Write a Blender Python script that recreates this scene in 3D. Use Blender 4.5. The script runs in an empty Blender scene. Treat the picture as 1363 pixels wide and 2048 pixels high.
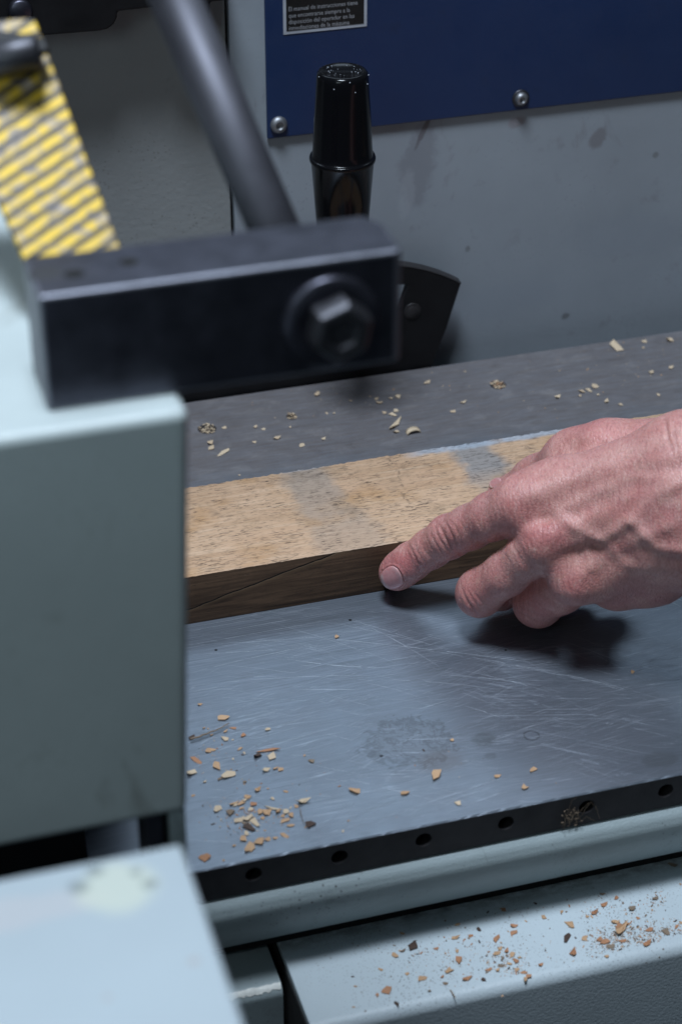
import bpy, bmesh, math, random
import numpy as np
from mathutils import Vector, Matrix

random.seed(7); np.random.seed(7)
S = bpy.context.scene
COL = S.collection

# ------------------------------------------------------------------ camera
F_PX, W_PX, H_PX = 4147.0, 1363.0, 2048.0
CAM = np.array([0.0, 0.0, 0.49])
_x = np.array([16449, 2656, -4147.0]); _x /= np.linalg.norm(_x)
_th = math.atan2(2656, 4147)
_z = np.array([0, math.cos(_th), math.sin(_th)])
_y = np.cross(_z, _x); _x = np.cross(_y, _z)
ROT = np.stack([_x, _y, _z])              # world = ROT @ camera axes

cam_data = bpy.data.cameras.new('camera')
cam = bpy.data.objects.new('camera', cam_data); COL.objects.link(cam)
m4 = Matrix([list(ROT[i]) + [CAM[i]] for i in range(3)] + [[0, 0, 0, 1]])
cam.matrix_world = m4
cam_data.sensor_fit = 'VERTICAL'; cam_data.sensor_height = 36.0
cam_data.lens = F_PX / H_PX * 36.0
cam_data.clip_start = 0.02; cam_data.clip_end = 50
cam_data.dof.use_dof = True
cam_data.dof.focus_distance = 0.845
cam_data.dof.aperture_fstop = (cam_data.lens / 1000.0) / 0.0061
S.camera = cam
S.render.resolution_x = 681; S.render.resolution_y = 1024

# ------------------------------------------------------------------ light
world = bpy.data.worlds.new('World'); S.world = world; world.use_nodes = True
bg = world.node_tree.nodes['Background']
bg.inputs[0].default_value = (0.50, 0.66, 0.84, 1); bg.inputs[1].default_value = 0.05

def lamp(name, loc, target, sx, sy, power, color):
    l = bpy.data.lights.new(name, 'AREA'); l.shape = 'RECTANGLE'; l.size = sx; l.size_y = sy
    l.energy = power; l.color = color
    o = bpy.data.objects.new(name, l); COL.objects.link(o); o.location = loc
    o.rotation_euler = (Vector(target) - Vector(loc)).to_track_quat('-Z', 'Y').to_euler()
    return o
lamp('workshop_ceiling_lamp', (0.02, 0.41, 1.45), (0.20, 0.60, 0), 0.36, 0.26, 26, (0.76, 0.87, 1.0))
lamp('workshop_rear_lamp', (0.40, 2.00, 1.65), (0.18, 0.62, 0), 1.7, 0.5, 8, (0.68, 0.84, 1.0))
lamp('workshop_front_fill', (-0.34, -0.04, 0.62), (0.04, 0.42, 0.18), 0.3, 0.3, 1.25, (0.74, 0.92, 1.0))
S.view_settings.view_transform = 'Standard'; S.view_settings.look = 'None'
S.view_settings.exposure = 0.0; S.view_settings.gamma = 1.0
S.render.engine = 'CYCLES'

# ------------------------------------------------------------------ placing helpers (photo point -> place on a real plane)
def ray(u, v):
    d = ROT @ np.array([u - W_PX / 2, -(v - H_PX / 2), -F_PX]); return d / np.linalg.norm(d)
def on_z(u, v, z0):
    d = ray(u, v); return CAM + d * ((z0 - CAM[2]) / d[2])
def on_y(u, v, y0):
    d = ray(u, v); return CAM + d * ((y0 - CAM[1]) / d[1])
def camspace(u, v, d):
    return np.array([(u - W_PX / 2) / F_PX * d, -(v - H_PX / 2) / F_PX * d, -d])
def at_depth(u, v, d):
    return CAM + ROT @ camspace(u, v, d)

# ------------------------------------------------------------------ materials
class NT:
    def __init__(s, name):
        s.m = bpy.data.materials.new(name); s.m.use_nodes = True
        s.t = s.m.node_tree; s.n = s.t.nodes; s.l = s.t.links
        s.p = s.n['Principled BSDF']
        s.tc = s.n.new('ShaderNodeTexCoord')
        s.obj = s.tc.outputs['Object']
    def new(s, k, **kw):
        n = s.n.new(k)
        for a, b in kw.items(): setattr(n, a, b)
        return n
    def link(s, a, b): s.l.new(a, b)
    def setin(s, node, i, v):
        if hasattr(v, 'is_linked') or isinstance(v, bpy.types.NodeSocket): s.l.new(v, node.inputs[i])
        else: node.inputs[i].default_value = v
    def mapping(s, scale=(1, 1, 1), rot=(0, 0, 0), loc=(0, 0, 0), src=None):
        n = s.new('ShaderNodeMapping'); s.link(src or s.obj, n.inputs['Vector'])
        n.inputs['Scale'].default_value = scale; n.inputs['Rotation'].default_value = rot; n.inputs['Location'].default_value = loc
        return n.outputs[0]
    def noise(s, vec, scale=5, detail=4, rough=0.5, dist=0.0):
        n = s.new('ShaderNodeTexNoise'); s.link(vec, n.inputs['Vector'])
        n.inputs['Scale'].default_value = scale; n.inputs['Detail'].default_value = detail
        n.inputs['Roughness'].default_value = rough; n.inputs['Distortion'].default_value = dist
        return n.outputs['Fac']
    def voro(s, vec, scale=5, feature='F1', out='Distance', rnd=1.0):
        n = s.new('ShaderNodeTexVoronoi', feature=feature); s.link(vec, n.inputs['Vector'])
        n.inputs['Scale'].default_value = scale; n.inputs['Randomness'].default_value = rnd
        return n.outputs[out]
    def ramp(s, fac, a, b, lo=0.0, hi=1.0, smooth=False):
        n = s.new('ShaderNodeMapRange'); n.clamp = True
        if smooth: n.interpolation_type = 'SMOOTHSTEP'
        s.setin(n, 0, fac); n.inputs[1].default_value = a; n.inputs[2].default_value = b
        n.inputs[3].default_value = lo; n.inputs[4].default_value = hi
        return n.outputs[0]
    def math(s, op, a, b=0.0, c=0.0):
        n = s.new('ShaderNodeMath', operation=op); s.setin(n, 0, a); s.setin(n, 1, b)
        if op in ('MULTIPLY_ADD',): s.setin(n, 2, c)
        return n.outputs[0]
    def mix(s, fac, a, b, blend='MIX'):
        n = s.new('ShaderNodeMix', data_type='RGBA', blend_type=blend)
        s.setin(n, 0, fac)
        for i, v in ((6, a), (7, b)):
            if isinstance(v, tuple): n.inputs[i].default_value = (v[0], v[1], v[2], 1)
            else: s.l.new(v, n.inputs[i])
        return n.outputs[2]
    def sep(s, vec):
        n = s.new('ShaderNodeSeparateXYZ'); s.link(vec, n.inputs[0]); return n.outputs
    def bump(s, h, strength=0.3, dist=0.001, normal=None):
        n = s.new('ShaderNodeBump'); s.setin(n, 'Height', h); n.inputs['Strength'].default_value = strength
        n.inputs['Distance'].default_value = dist
        if normal is not None: s.link(normal, n.inputs['Normal'])
        return n.outputs[0]
    def out(s, color=None, rough=None, metal=None, normal=None, **kw):
        for k, v in (('Base Color', color), ('Roughness', rough), ('Metallic', metal), ('Normal', normal)):
            if v is None: continue
            if isinstance(v, tuple): v = (v[0], v[1], v[2], 1)
            s.setin(s.p, k, v)
        for k, v in kw.items(): s.setin(s.p, k.replace('_', ' '), v)
        return s.m

def mat_paint(name, base, rough=0.42, speck=0.5, peel=0.35, dirt=(0.10, 0.08, 0.06), peel_scale=900, big=0.0, sm_scale=14, marks=()):
    t = NT(name)
    n1 = t.noise(t.obj, sm_scale, 4, 0.6)
    c = t.mix(t.ramp(n1, 0.3, 0.7), tuple(x * 0.90 for x in base), tuple(min(1, x * 1.06) for x in base))
    n2 = t.noise(t.obj, 55, 6, 0.7)
    c = t.mix(t.ramp(n2, 0.60, 0.80, 0, 0.45), c, dirt)
    sp = t.voro(t.obj, 420)
    gate = t.ramp(t.noise(t.obj, 28, 3), 0.48, 0.72)
    spm = t.math('MULTIPLY', t.ramp(sp, 0.10, 0.24, 1, 0), gate)
    c = t.mix(t.math('MULTIPLY', spm, speck), c, dirt)
    if big > 0:
        sm = t.noise(t.mapping((1, 1, 0.4)), 26, 5, 0.65, 1.5)
        c = t.mix(t.ramp(sm, 0.60, 0.74, 0, big), c, dirt)
    if marks:
        x, y, z = t.sep(t.obj); wb = t.math('MULTIPLY', t.math('SUBTRACT', t.noise(t.obj, 130, 4, .65, .8), .5), 1.5)
        for (u, v, ru, rv, shear, col, al) in marks:
            P = on_y(u, v, .862); dz_ = t.math('SUBTRACT', z, P[2])
            dx_ = t.math('SUBTRACT', t.math('SUBTRACT', x, P[0]), t.math('MULTIPLY', dz_, shear))
            d_ = t.math('SQRT', t.math('ADD', t.math('POWER', t.math('ABSOLUTE', t.math('DIVIDE', dx_, ru)), 2.0), t.math('POWER', t.math('ABSOLUTE', t.math('DIVIDE', dz_, rv)), 2.0)))
            c = t.mix(t.math('MULTIPLY', t.ramp(t.math('ADD', d_, wb), .7, 1.25, 1, 0, True), al), c, col)
    b = t.noise(t.obj, peel_scale, 2, 0.5)
    r = t.math('ADD', rough, t.ramp(n2, 0.3, 0.8, -0.05, 0.18))
    return t.out(c, r, 0.0, t.bump(b, peel, 0.0006))

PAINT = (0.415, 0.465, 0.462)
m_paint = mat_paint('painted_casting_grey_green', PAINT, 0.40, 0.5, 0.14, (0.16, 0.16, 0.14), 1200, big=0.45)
m_paint_wall = mat_paint('painted_sheet_wall', (0.27, 0.30, 0.335), 0.5, 0.35, 0.10, (0.09, 0.06, 0.06), 700, big=0.55, marks=((846, 262, .0014, .009, .45, (.07, .05, .05), .8), (835, 330, .0085, .022, .15, (.17, .175, .20), .5), (812, 390, .004, .012, .1, (.36, .39, .43), .35), (1195, 275, .004, .005, .2, (.14, .13, .14), .6), (1130, 632, .0022, .0022, 0, (.08, .08, .08), .6), (1310, 310, .0016, .0016, 0, (.1, .1, .1), .5), (935, 498, .0014, .0016, 0, (.1, .1, .1), .5), (1030, 245, .004, .003, .3, (.2, .16, .17), .5), (1000, 600, .03, .010, .6, (.24, .27, .31), .4), (1250, 470, .03, .012, -.5, (.23, .26, .30), .35)))
m_paint_side = mat_paint('painted_sheet_side', (0.245, 0.26, 0.262), 0.5, 0.7, 0.30, (0.07, 0.05, 0.045), 420, big=0.4)
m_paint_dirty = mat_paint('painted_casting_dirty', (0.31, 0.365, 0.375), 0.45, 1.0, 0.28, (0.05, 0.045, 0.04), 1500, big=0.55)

def mat_tray():
    t = NT('painted_tray_speckled')
    base = (0.49, 0.555, 0.585)
    c = t.mix(t.ramp(t.noise(t.obj, 20, 4), .3, .7), tuple(x * .92 for x in base), base)
    sp = t.voro(t.obj, 900); g = t.ramp(t.noise(t.obj, 45, 4, 0.6), 0.42, 0.66)
    c = t.mix(t.math('MULTIPLY', t.math('MULTIPLY', t.ramp(sp, 0.12, 0.30, 1, 0), g), 0.75), c, (0.07, 0.06, 0.055))
    sp2 = t.voro(t.obj, 260); g2 = t.ramp(t.noise(t.obj, 90, 2), .5, .6)
    c = t.mix(t.math('MULTIPLY', t.ramp(sp2, 0.06, 0.13, 1, 0), g2), c, (0.12, 0.08, 0.05))
    x, y, z = t.sep(t.obj)
    # mottled darkening towards the back seam
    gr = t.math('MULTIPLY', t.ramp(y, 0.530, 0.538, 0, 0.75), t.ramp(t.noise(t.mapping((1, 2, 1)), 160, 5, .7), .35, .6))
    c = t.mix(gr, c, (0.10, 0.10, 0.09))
    return t.out(c, 0.42, 0.0, t.bump(t.noise(t.obj, 900, 2), .3, .0005))
m_tray = mat_tray()

def mat_plate():
    t = NT('painted_plate_stained')
    base = (0.315, 0.36, 0.385)
    c = t.mix(t.ramp(t.noise(t.obj, 22, 4), .35, .7), tuple(x * .93 for x in base), base)
    x, y, z = t.sep(t.obj)
    wob = t.noise(t.obj, 110, 3)
    def blob(cx, cy, rx, ry, soft=0.5, w=0.9):
        dx = t.math('DIVIDE', t.math('SUBTRACT', x, cx), rx); dy = t.math('DIVIDE', t.math('SUBTRACT', y, cy), ry)
        d = t.math('SQRT', t.math('ADD', t.math('MULTIPLY', dx, dx), t.math('MULTIPLY', dy, dy)))
        d = t.math('ADD', d, t.math('MULTIPLY', t.math('SUBTRACT', wob, 0.5), w))
        return t.ramp(d, 1 - soft * .5, 1 + soft * .5, 1, 0, True)
    P = on_z(90, 1815, .19)
    c = t.mix(t.math('MULTIPLY', blob(P[0] - .006, P[1], .019, .0045), .30), c, (0.42, 0.36, 0.35))
    P = on_z(235, 1775, .19)
    c = t.mix(t.math('MULTIPLY', blob(P[0], P[1], .0082, .0072, .55), .65), c, (0.45, 0.47, 0.38))
    for (u, v, r) in ((158, 1774, .0019), (300, 1768, .0014), (190, 1742, .0016), (272, 1745, .0010)):
        P = on_z(u, v, .19)
        c = t.mix(t.math('MULTIPLY', blob(P[0], P[1], r * 1.2, r, 1.0), .6), c, (0.10, 0.12, 0.115))
    for (u, v, r) in ((388, 1922, .0009), (215, 1995, .0008)):
        P = on_z(u, v, .19)
        c = t.mix(t.math('MULTIPLY', blob(P[0], P[1], r * 1.2, r, .8), .5), c, (0.30, 0.24, 0.21))
    return t.out(c, 0.38, 0.0, t.bump(t.noise(t.obj, 900, 2), .25, .0005))
m_plate = mat_plate()

def mat_simple(name, col, rough, metal, nscale=300, nstr=0.1, var=0.15, **kw):
    t = NT(name)
    n = t.noise(t.obj, nscale * 0.2, 5, .65)
    c = t.mix(t.ramp(n, .3, .7), tuple(x * (1 - var) for x in col), tuple(x * (1 + var) for x in col))
    r = t.ramp(n, .3, .7, rough * .85, rough * 1.15)
    return t.out(c, r, metal, t.bump(t.noise(t.obj, nscale, 3), nstr, .0004), **kw)
m_black_steel = mat_simple('blackened_steel', (0.075, 0.075, 0.095), 0.38, 0.92, 500, .10, .2)
m_black_flat = mat_simple('black_paint_matt', (0.006, 0.006, 0.007), 0.55, 0.0, 300, .1, .3, Specular_IOR_Level=.25)
m_void = mat_simple('dark_recess', (0.004, 0.004, 0.004), 0.9, 0.0)
m_bolt = mat_simple('oily_bolt_steel', (0.06, 0.06, 0.068), 0.45, 0.8, 500, .2, .3)
m_rod = mat_simple('dark_ground_rod', (0.085, 0.085, 0.10), 0.55, 0.8, 90, .1, .3)
m_screw = mat_simple('zinc_screw', (0.26, 0.265, 0.28), 0.48, 0.85, 500, .1)
m_knob = mat_simple('black_bakelite', (0.004, 0.004, 0.005), 0.16, 0.0, 200, .02, .1, Specular_IOR_Level=.22)
m_plate_edge = mat_simple('dark_plate_edge', (0.035, 0.033, 0.035), 0.5, 0.4, 300, .2)
m_blue = mat_paint('blue_enamel_panel', (0.008, 0.024, 0.080), 0.45, 0.25, 0.12, (0.006, 0.01, 0.03), 800)
m_label_black = mat_simple('notice_black_print', (0.006, 0.006, 0.006), 0.5, 0.0)
m_label_silver = mat_simple('notice_silver_border', (0.40, 0.42, 0.47), 0.5, 0.2, 300, .1, .12)
m_label_text = mat_simple('notice_grey_lettering', (0.30, 0.30, 0.32), 0.5, 0.0)

def mat_table():
    t = NT('ground_cast_iron_table')
    x, y, z = t.sep(t.obj)
    big = t.noise(t.obj, 9, 4, .6); mid = t.noise(t.obj, 38, 6, .65); fine = t.noise(t.mapping((60, 900, 60)), 1.0, 4, .6)
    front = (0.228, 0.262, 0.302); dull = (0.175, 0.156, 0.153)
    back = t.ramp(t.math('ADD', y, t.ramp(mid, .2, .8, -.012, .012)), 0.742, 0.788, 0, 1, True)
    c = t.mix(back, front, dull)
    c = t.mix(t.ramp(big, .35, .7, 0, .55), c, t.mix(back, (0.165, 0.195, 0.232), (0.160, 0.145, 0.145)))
    c = t.mix(t.ramp(mid, .45, .75, 0, .35), c, (0.13, 0.125, 0.13))
    sc1 = t.noise(t.mapping((1, 1.8, 1), (0, 0, .2), (3, 0, 0)), 60, 6, .75, .4); c = t.mix(t.math('MULTIPLY', t.ramp(sc1, .52, .68, 0, .55), back), c, (0.30, 0.275, 0.265)); c = t.mix(t.math('MULTIPLY', t.ramp(sc1, .46, .34, 0, .5), back), c, (0.10, 0.085, 0.08))
    # brushed grain along the table
    c = t.mix(t.ramp(fine, .35, .7, 0, .28), c, (0.30, 0.34, 0.42))
    fine2 = t.noise(t.mapping((22, 2300, 22), (0, 0, .04)), 1.0, 3, .6)
    bz = t.math('MULTIPLY', t.ramp(y, .58, .66, .25, 1), t.ramp(x, .23, .30, 1, .4))
    c = t.mix(t.math('MULTIPLY', t.ramp(fine2, .42, .66, 0, .6), t.math('MULTIPLY', bz, t.math('SUBTRACT', 1.0, back))), c, (0.40, 0.45, 0.55))
    # stains
    wob = t.noise(t.obj, 170, 4, .65, 1.2)
    def blob(u, v, rx, ry, soft=0.35, w=1.0, ring=False):
        P = on_z(u, v, 0)
        dx = t.math('DIVIDE', t.math('SUBTRACT', x, P[0]), rx); dy = t.math('DIVIDE', t.math('SUBTRACT', y, P[1]), ry)
        d = t.math('SQRT', t.math('ADD', t.math('MULTIPLY', dx, dx), t.math('MULTIPLY', dy, dy)))
        d = t.math('ADD', d, t.math('MULTIPLY', t.math('SUBTRACT', wob, 0.5), w))
        if ring: return t.ramp(t.math('ABSOLUTE', t.math('SUBTRACT', d, 1.0)), 0.05, soft, 1, 0, True)
        return t.ramp(d, 1 - soft, 1 + soft, 1, 0, True)
    veins = t.ramp(t.math('ABSOLUTE', t.math('SUBTRACT', t.noise(t.obj, 210, 3, .5, 1.0), .5)), 0.0, 0.05, 1, 0)
    st = blob(815, 1485, .0150, .0125, .25, 1.6)
    c = t.mix(t.math('MULTIPLY', st, .07), c, (0.12, 0.135, 0.14))
    c = t.mix(t.math('MULTIPLY', t.math('MULTIPLY', st, veins), .38), c, (0.06, 0.06, 0.065))
    c = t.mix(t.math('MULTIPLY', blob(815, 1485, .0155, .013, .16, 1.6, True), .30), c, (0.07, 0.075, 0.08))
    c = t.mix(t.math('MULTIPLY', blob(880, 1522, .008, .006, .5, 1.2), .30), c, (0.13, 0.09, 0.07))
    c = t.mix(t.math('MULTIPLY', blob(968, 1478, .0046, .0040, .25, .8), .40), c, (0.10, 0.115, 0.12))
    c = t.mix(t.math('MULTIPLY', blob(980, 1512, .0022, .0018, .4, .8), .30), c, (0.10, 0.11, 0.12))
    c = t.mix(t.math('MULTIPLY', blob(1062, 1471, .0028, .0028, .20, .35, True), .5), c, (0.08, 0.09, 0.10))
    c = t.mix(t.math('MULTIPLY', blob(1318, 1519, .0070, .0042, .2, .8), .30), c, (0.12, 0.135, 0.14))
    c = t.mix(t.math('MULTIPLY', blob(1060, 1440, .010, .006, .5, 1.2), .18), c, (0.14, 0.15, 0.16))
    for (u, v, r) in ((762, 1512, .0007), (700, 1240, .0007), (432, 1300, .0006), (1010, 1300, .0005)):
        c = t.mix(blob(u, v, r, r, .3, .6), c, (0.02, 0.02, 0.022))
    # hair scratches in several directions, bent by noise
    h = None
    for k, (ang, st_, sc, th, gs) in enumerate(((0.05, 8, 620, .009, 17), (-0.36, 10, 560, .007, 23), (0.26, 9, 600, .006, 13), (-0.14, 7, 760, .009, 29), (-0.24, 9, 420, .004, 19), (0.6, 11, 300, .002, 11))):
        v = t.mapping((st_ / sc * 1.0, 1, 1), (0, 0, 0), src=None)
        mp = t.new('ShaderNodeMapping'); t.link(t.obj, mp.inputs['Vector']); mp.inputs['Rotation'].default_value = (0, 0, ang)
        mp2 = t.new('ShaderNodeMapping'); t.link(mp.outputs[0], mp2.inputs['Vector']); mp2.inputs['Scale'].default_value = (st_, sc, 1); mp2.inputs['Location'].default_value = (k * 3.1, k * 7.7, 0)
        n = t.noise(mp2.outputs[0], 1.0, 1.5, .5, .25)
        line = t.ramp(t.math('ABSOLUTE', t.math('SUBTRACT', n, .5)), 0, th, 1, 0)
        g = t.ramp(t.noise(t.mapping(loc=(k * .7, 0, k)), gs, 3), .48, .62)
        line = t.math('MULTIPLY', line, g)
        h = line if h is None else t.math('MAXIMUM', h, line)
    fade = t.ramp(y, .60, .72, 1, .15)
    h = t.math('MULTIPLY', h, fade)
    c = t.mix(t.math('MULTIPLY', h, .62), c, (0.62, 0.68, 0.78))
    # worn blue-grey band beside the board
    r = t.math('ADD', t.ramp(mid, .3, .7, .33, .43), t.math('MULTIPLY', back, .08))
    r = t.math('ADD', r, t.math('MULTIPLY', st, .10))
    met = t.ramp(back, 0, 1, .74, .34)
    hb = t.math('ADD', t.math('MULTIPLY', fine, .5), t.math('MULTIPLY', h, -1.0))
    nb = t.bump(hb, .35, .00012); nb = t.bump(mid, .15, .0006, nb)
    return t.out(c, r, met, nb)
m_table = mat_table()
m_table_edge = mat_simple('milled_table_edge', (0.045, 0.042, 0.045), 0.5, 0.5, 300, .3, .3)
def mat_scratch():
    t = NT('bright_scratch'); return t.out(t.mix(t.noise(t.obj, 900, 2), (0.35, .39, .46), (0.85, .92, 1.0)), .35, .35)
m_scratch = mat_scratch()

def mat_wood_top():
    t = NT('weathered_board_face')
    x, y, z = t.sep(t.obj)
    n = t.noise(t.mapping((14, 60, 10)), 1.0, 5, .6); n2 = t.noise(t.obj, 70, 5, .6)
    c = t.mix(t.ramp(n, .3, .7), (0.50, 0.305, 0.185), (0.62, 0.415, 0.275))
    c = t.mix(t.ramp(n2, .35, .75, 0, .35), c, (0.40, 0.26, 0.15))
    lg = t.noise(t.mapping((9, 420, 9)), 1.0, 4, .6, .3); c = t.mix(t.ramp(lg, .42, .66, 0, .45), c, (0.36, 0.225, 0.13)); lg2 = t.noise(t.mapping((30, 900, 30), loc=(1, 5, 2)), 1.0, 3, .6); c = t.mix(t.ramp(lg2, .5, .66, 0, .35), c, (0.70, 0.52, 0.37))
    wob = t.math('MULTIPLY', t.math('SUBTRACT', t.noise(t.obj, 90, 4, .6), .5), .016)
    xx = t.math('ADD', x, wob)
    def band(x0, x1, k0, k1, y0=.737, soft=.004):
        # band between two slanted lines, x0/x1 at the rear edge, k per metre towards the front
        dy = t.math('SUBTRACT', y0, y)
        a = t.math('SUBTRACT', xx, t.math('MULTIPLY_ADD', dy, k0, x0)); b = t.math('SUBTRACT', t.math('MULTIPLY_ADD', dy, k1, x1), xx)
        return t.math('MULTIPLY', t.ramp(a, -soft, soft, 0, 1, True), t.ramp(b, -soft, soft, 0, 1, True))
    g = band(.1935, .211, -.02, .18)
    fade = t.ramp(y, .668, .745, .22, .66)
    c = t.mix(t.math('MULTIPLY', g, fade), c, (0.265, 0.250, 0.235))
    g2 = t.math('MULTIPLY', band(.271, .288, -.05, .03), t.ramp(y, .690, .715, 0, .85))
    c = t.mix(g2, c, (0.245, 0.245, 0.25))
    edge = t.math('MULTIPLY', t.ramp(t.math('ADD', y, t.math('MULTIPLY', wob, .35)), .7315, .7335), t.math('MULTIPLY', t.ramp(x, .247, .258), t.ramp(x, .345, .355, 1, 0)))
    c = t.mix(t.math('MULTIPLY', edge, .85), c, (0.38, 0.43, 0.50))
    edge2 = t.math('MULTIPLY', t.ramp(y, .7345, .737), g); c = t.mix(t.math('MULTIPLY', edge2, .7), c, (0.40, 0.44, 0.52))
    # warm orange patches and dark broad dirt
    o = t.ramp(t.noise(t.obj, 42, 3, .5), .55, .72, 0, .5); c = t.mix(o, c, (0.44, 0.23, 0.085))
    d = t.ramp(t.noise(t.mapping((1, 1, 1), loc=(3, 1, 0)), 50, 5, .7, .6), .56, .74, 0, .5); c = t.mix(d, c, (0.20, 0.14, 0.09))
    # saw line across the board
    ln = t.math('ABSOLUTE', t.math('SUBTRACT', xx, t.math('MULTIPLY_ADD', t.math('SUBTRACT', .737, y), -.05, .2415)))
    brk = t.ramp(t.noise(t.obj, 330, 3, .6), .44, .58)
    c = t.mix(t.math('MULTIPLY', t.math('MULTIPLY', t.ramp(ln, .0002, .0010, .5, 0), brk), t.ramp(y, .69, .70)), c, (0.08, 0.06, 0.045))
    # pores: short dark dashes along the grain
    p1 = t.noise(t.mapping((330, 2900, 330)), 1.0, 1.0, .5)
    gate = t.ramp(t.noise(t.obj, 120, 4, .65), .40, .62)
    po = t.math('MULTIPLY', t.ramp(p1, .60, .66), t.math('MULTIPLY_ADD', gate, .55, .45))
    p2 = t.noise(t.mapping((170, 1900, 170), loc=(5, 2, 1)), 1.0, 1.5, .5)
    po2 = t.math('MULTIPLY', t.ramp(p2, .60, .66), gate)
    po = t.math('MAXIMUM', po, po2)
    c = t.mix(t.math('MULTIPLY', po, .88), c, (0.055, 0.04, 0.032))
    hgt = t.math('SUBTRACT', t.math('MULTIPLY', t.noise(t.mapping((90, 1400, 90)), 1, 3, .6), .5), po)
    return t.out(c, .78, 0.0, t.bump(hgt, .40, .0003), Specular_IOR_Level=.3)
m_wood_top = mat_wood_top()

def mat_wood_side():
    t = NT('board_dark_sawn_edge')
    x, y, z = t.sep(t.obj)
    n = t.noise(t.mapping((22, 60, 420)), 1.0, 5, .65, .6)
    c = t.mix(t.ramp(n, .35, .68), (0.036, 0.021, 0.013), (0.115, 0.068, 0.040))
    sp = t.ramp(t.noise(t.mapping((300, 300, 900)), 1, 3, .6), .60, .68, 0, .7)
    c = t.mix(sp, c, (0.03, 0.022, 0.016))
    # the split running up across the edge
    wv = t.math('MULTIPLY', t.math('SUBTRACT', t.noise(t.mapping((1, 1, 1)), 70, 4, .6), .5), .0022)
    f = t.math('ADD', t.math('MULTIPLY_ADD', x, .255, -.0277), wv)
    dz = t.math('SUBTRACT', z, f)
    crack = t.ramp(t.math('ABSOLUTE', dz), .00015, .00040, 1, 0)
    crack = t.math('MULTIPLY', crack, t.ramp(x, .194, .204, 1, 0))
    below = t.math('MULTIPLY', t.ramp(dz, -.0022, 0, 0, .35), t.ramp(dz, 0, .0001, 1, 0))
    c = t.mix(below, c, (0.20, 0.13, 0.07))
    c = t.mix(crack, c, (0.004, 0.003, 0.002))
    h = t.math('SUBTRACT', t.math('MULTIPLY', n, .5), t.math('MULTIPLY', crack, 2))
    return t.out(c, .8, 0.0, t.bump(h, .5, .0006), Specular_IOR_Level=.25)
m_wood_side = mat_wood_side()

def mat_chip(name, col, col2):
    t = NT(name)
    inf = t.new('ShaderNodeObjectInfo')
    n = t.noise(t.mapping((400, 2600, 900)), 1, 3, .6)
    c = t.mix(t.ramp(n, .3, .7), col, col2)
    c = t.mix(t.ramp(inf.outputs['Random'], 0, 1, 0, .35), c, (col2[0] * .55, col2[1] * .45, col2[2] * .4))
    return t.out(c, .7, 0, t.bump(n, .3, .0002))
m_chips = {
    'tan': mat_chip('chip_tan', (0.40, 0.235, 0.125), (0.60, 0.39, 0.23)),
    'pale': mat_chip('chip_pale', (0.50, 0.38, 0.25), (0.70, 0.57, 0.41)),
    'red': mat_chip('chip_reddish', (0.33, 0.15, 0.075), (0.50, 0.26, 0.14)),
    'dark': mat_chip('chip_dark', (0.035, 0.024, 0.018), (0.09, 0.05, 0.035)),
    'grey': mat_chip('chip_greyish_twig', (0.16, 0.12, 0.085), (0.27, 0.20, 0.14)),
}
def mat_strip():
    t = NT('yellow_striped_tape')
    x, y, z = t.sep(t.obj)              # local: x across, y along
    ph = t.math('MULTIPLY', t.math('ADD', t.math('MULTIPLY', y, 1.0), t.math('MULTIPLY', x, -.60)), 1 / .0047)
    wob = t.math('MULTIPLY', t.math('SUBTRACT', t.noise(t.obj, 160, 2), .5), .22)
    s = t.math('SINE', t.math('MULTIPLY', t.math('ADD', ph, wob), 2 * math.pi))
    stripe = t.ramp(s, -.62, -.10)
    wear = t.noise(t.mapping((1, 1.6, 1)), 150, 4, .6, .5)
    wm = t.ramp(wear, .48, .60)
    wear2 = t.ramp(t.noise(t.obj, 420, 3, .6), .60, .66)
    wm = t.math('MAXIMUM', wm, wear2)
    grey = t.mix(t.ramp(t.noise(t.obj, 300, 4), .4, .6), (0.20, 0.17, 0.15), (0.42, 0.34, 0.27))
    c = t.mix(wm, (0.74, 0.48, 0.03), grey)
    c = t.mix(stripe, t.mix(t.ramp(wear, .4, .6), (0.018, 0.016, 0.018), (0.055, 0.046, 0.046)), c)
    c = t.mix(t.ramp(t.noise(t.obj, 90, 4, .7), .62, .72, 0, .6), c, (0.16, 0.10, 0.06))
    return t.out(c, .55, 0, t.bump(wear, .2, .0002))
m_strip = mat_strip()

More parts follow.
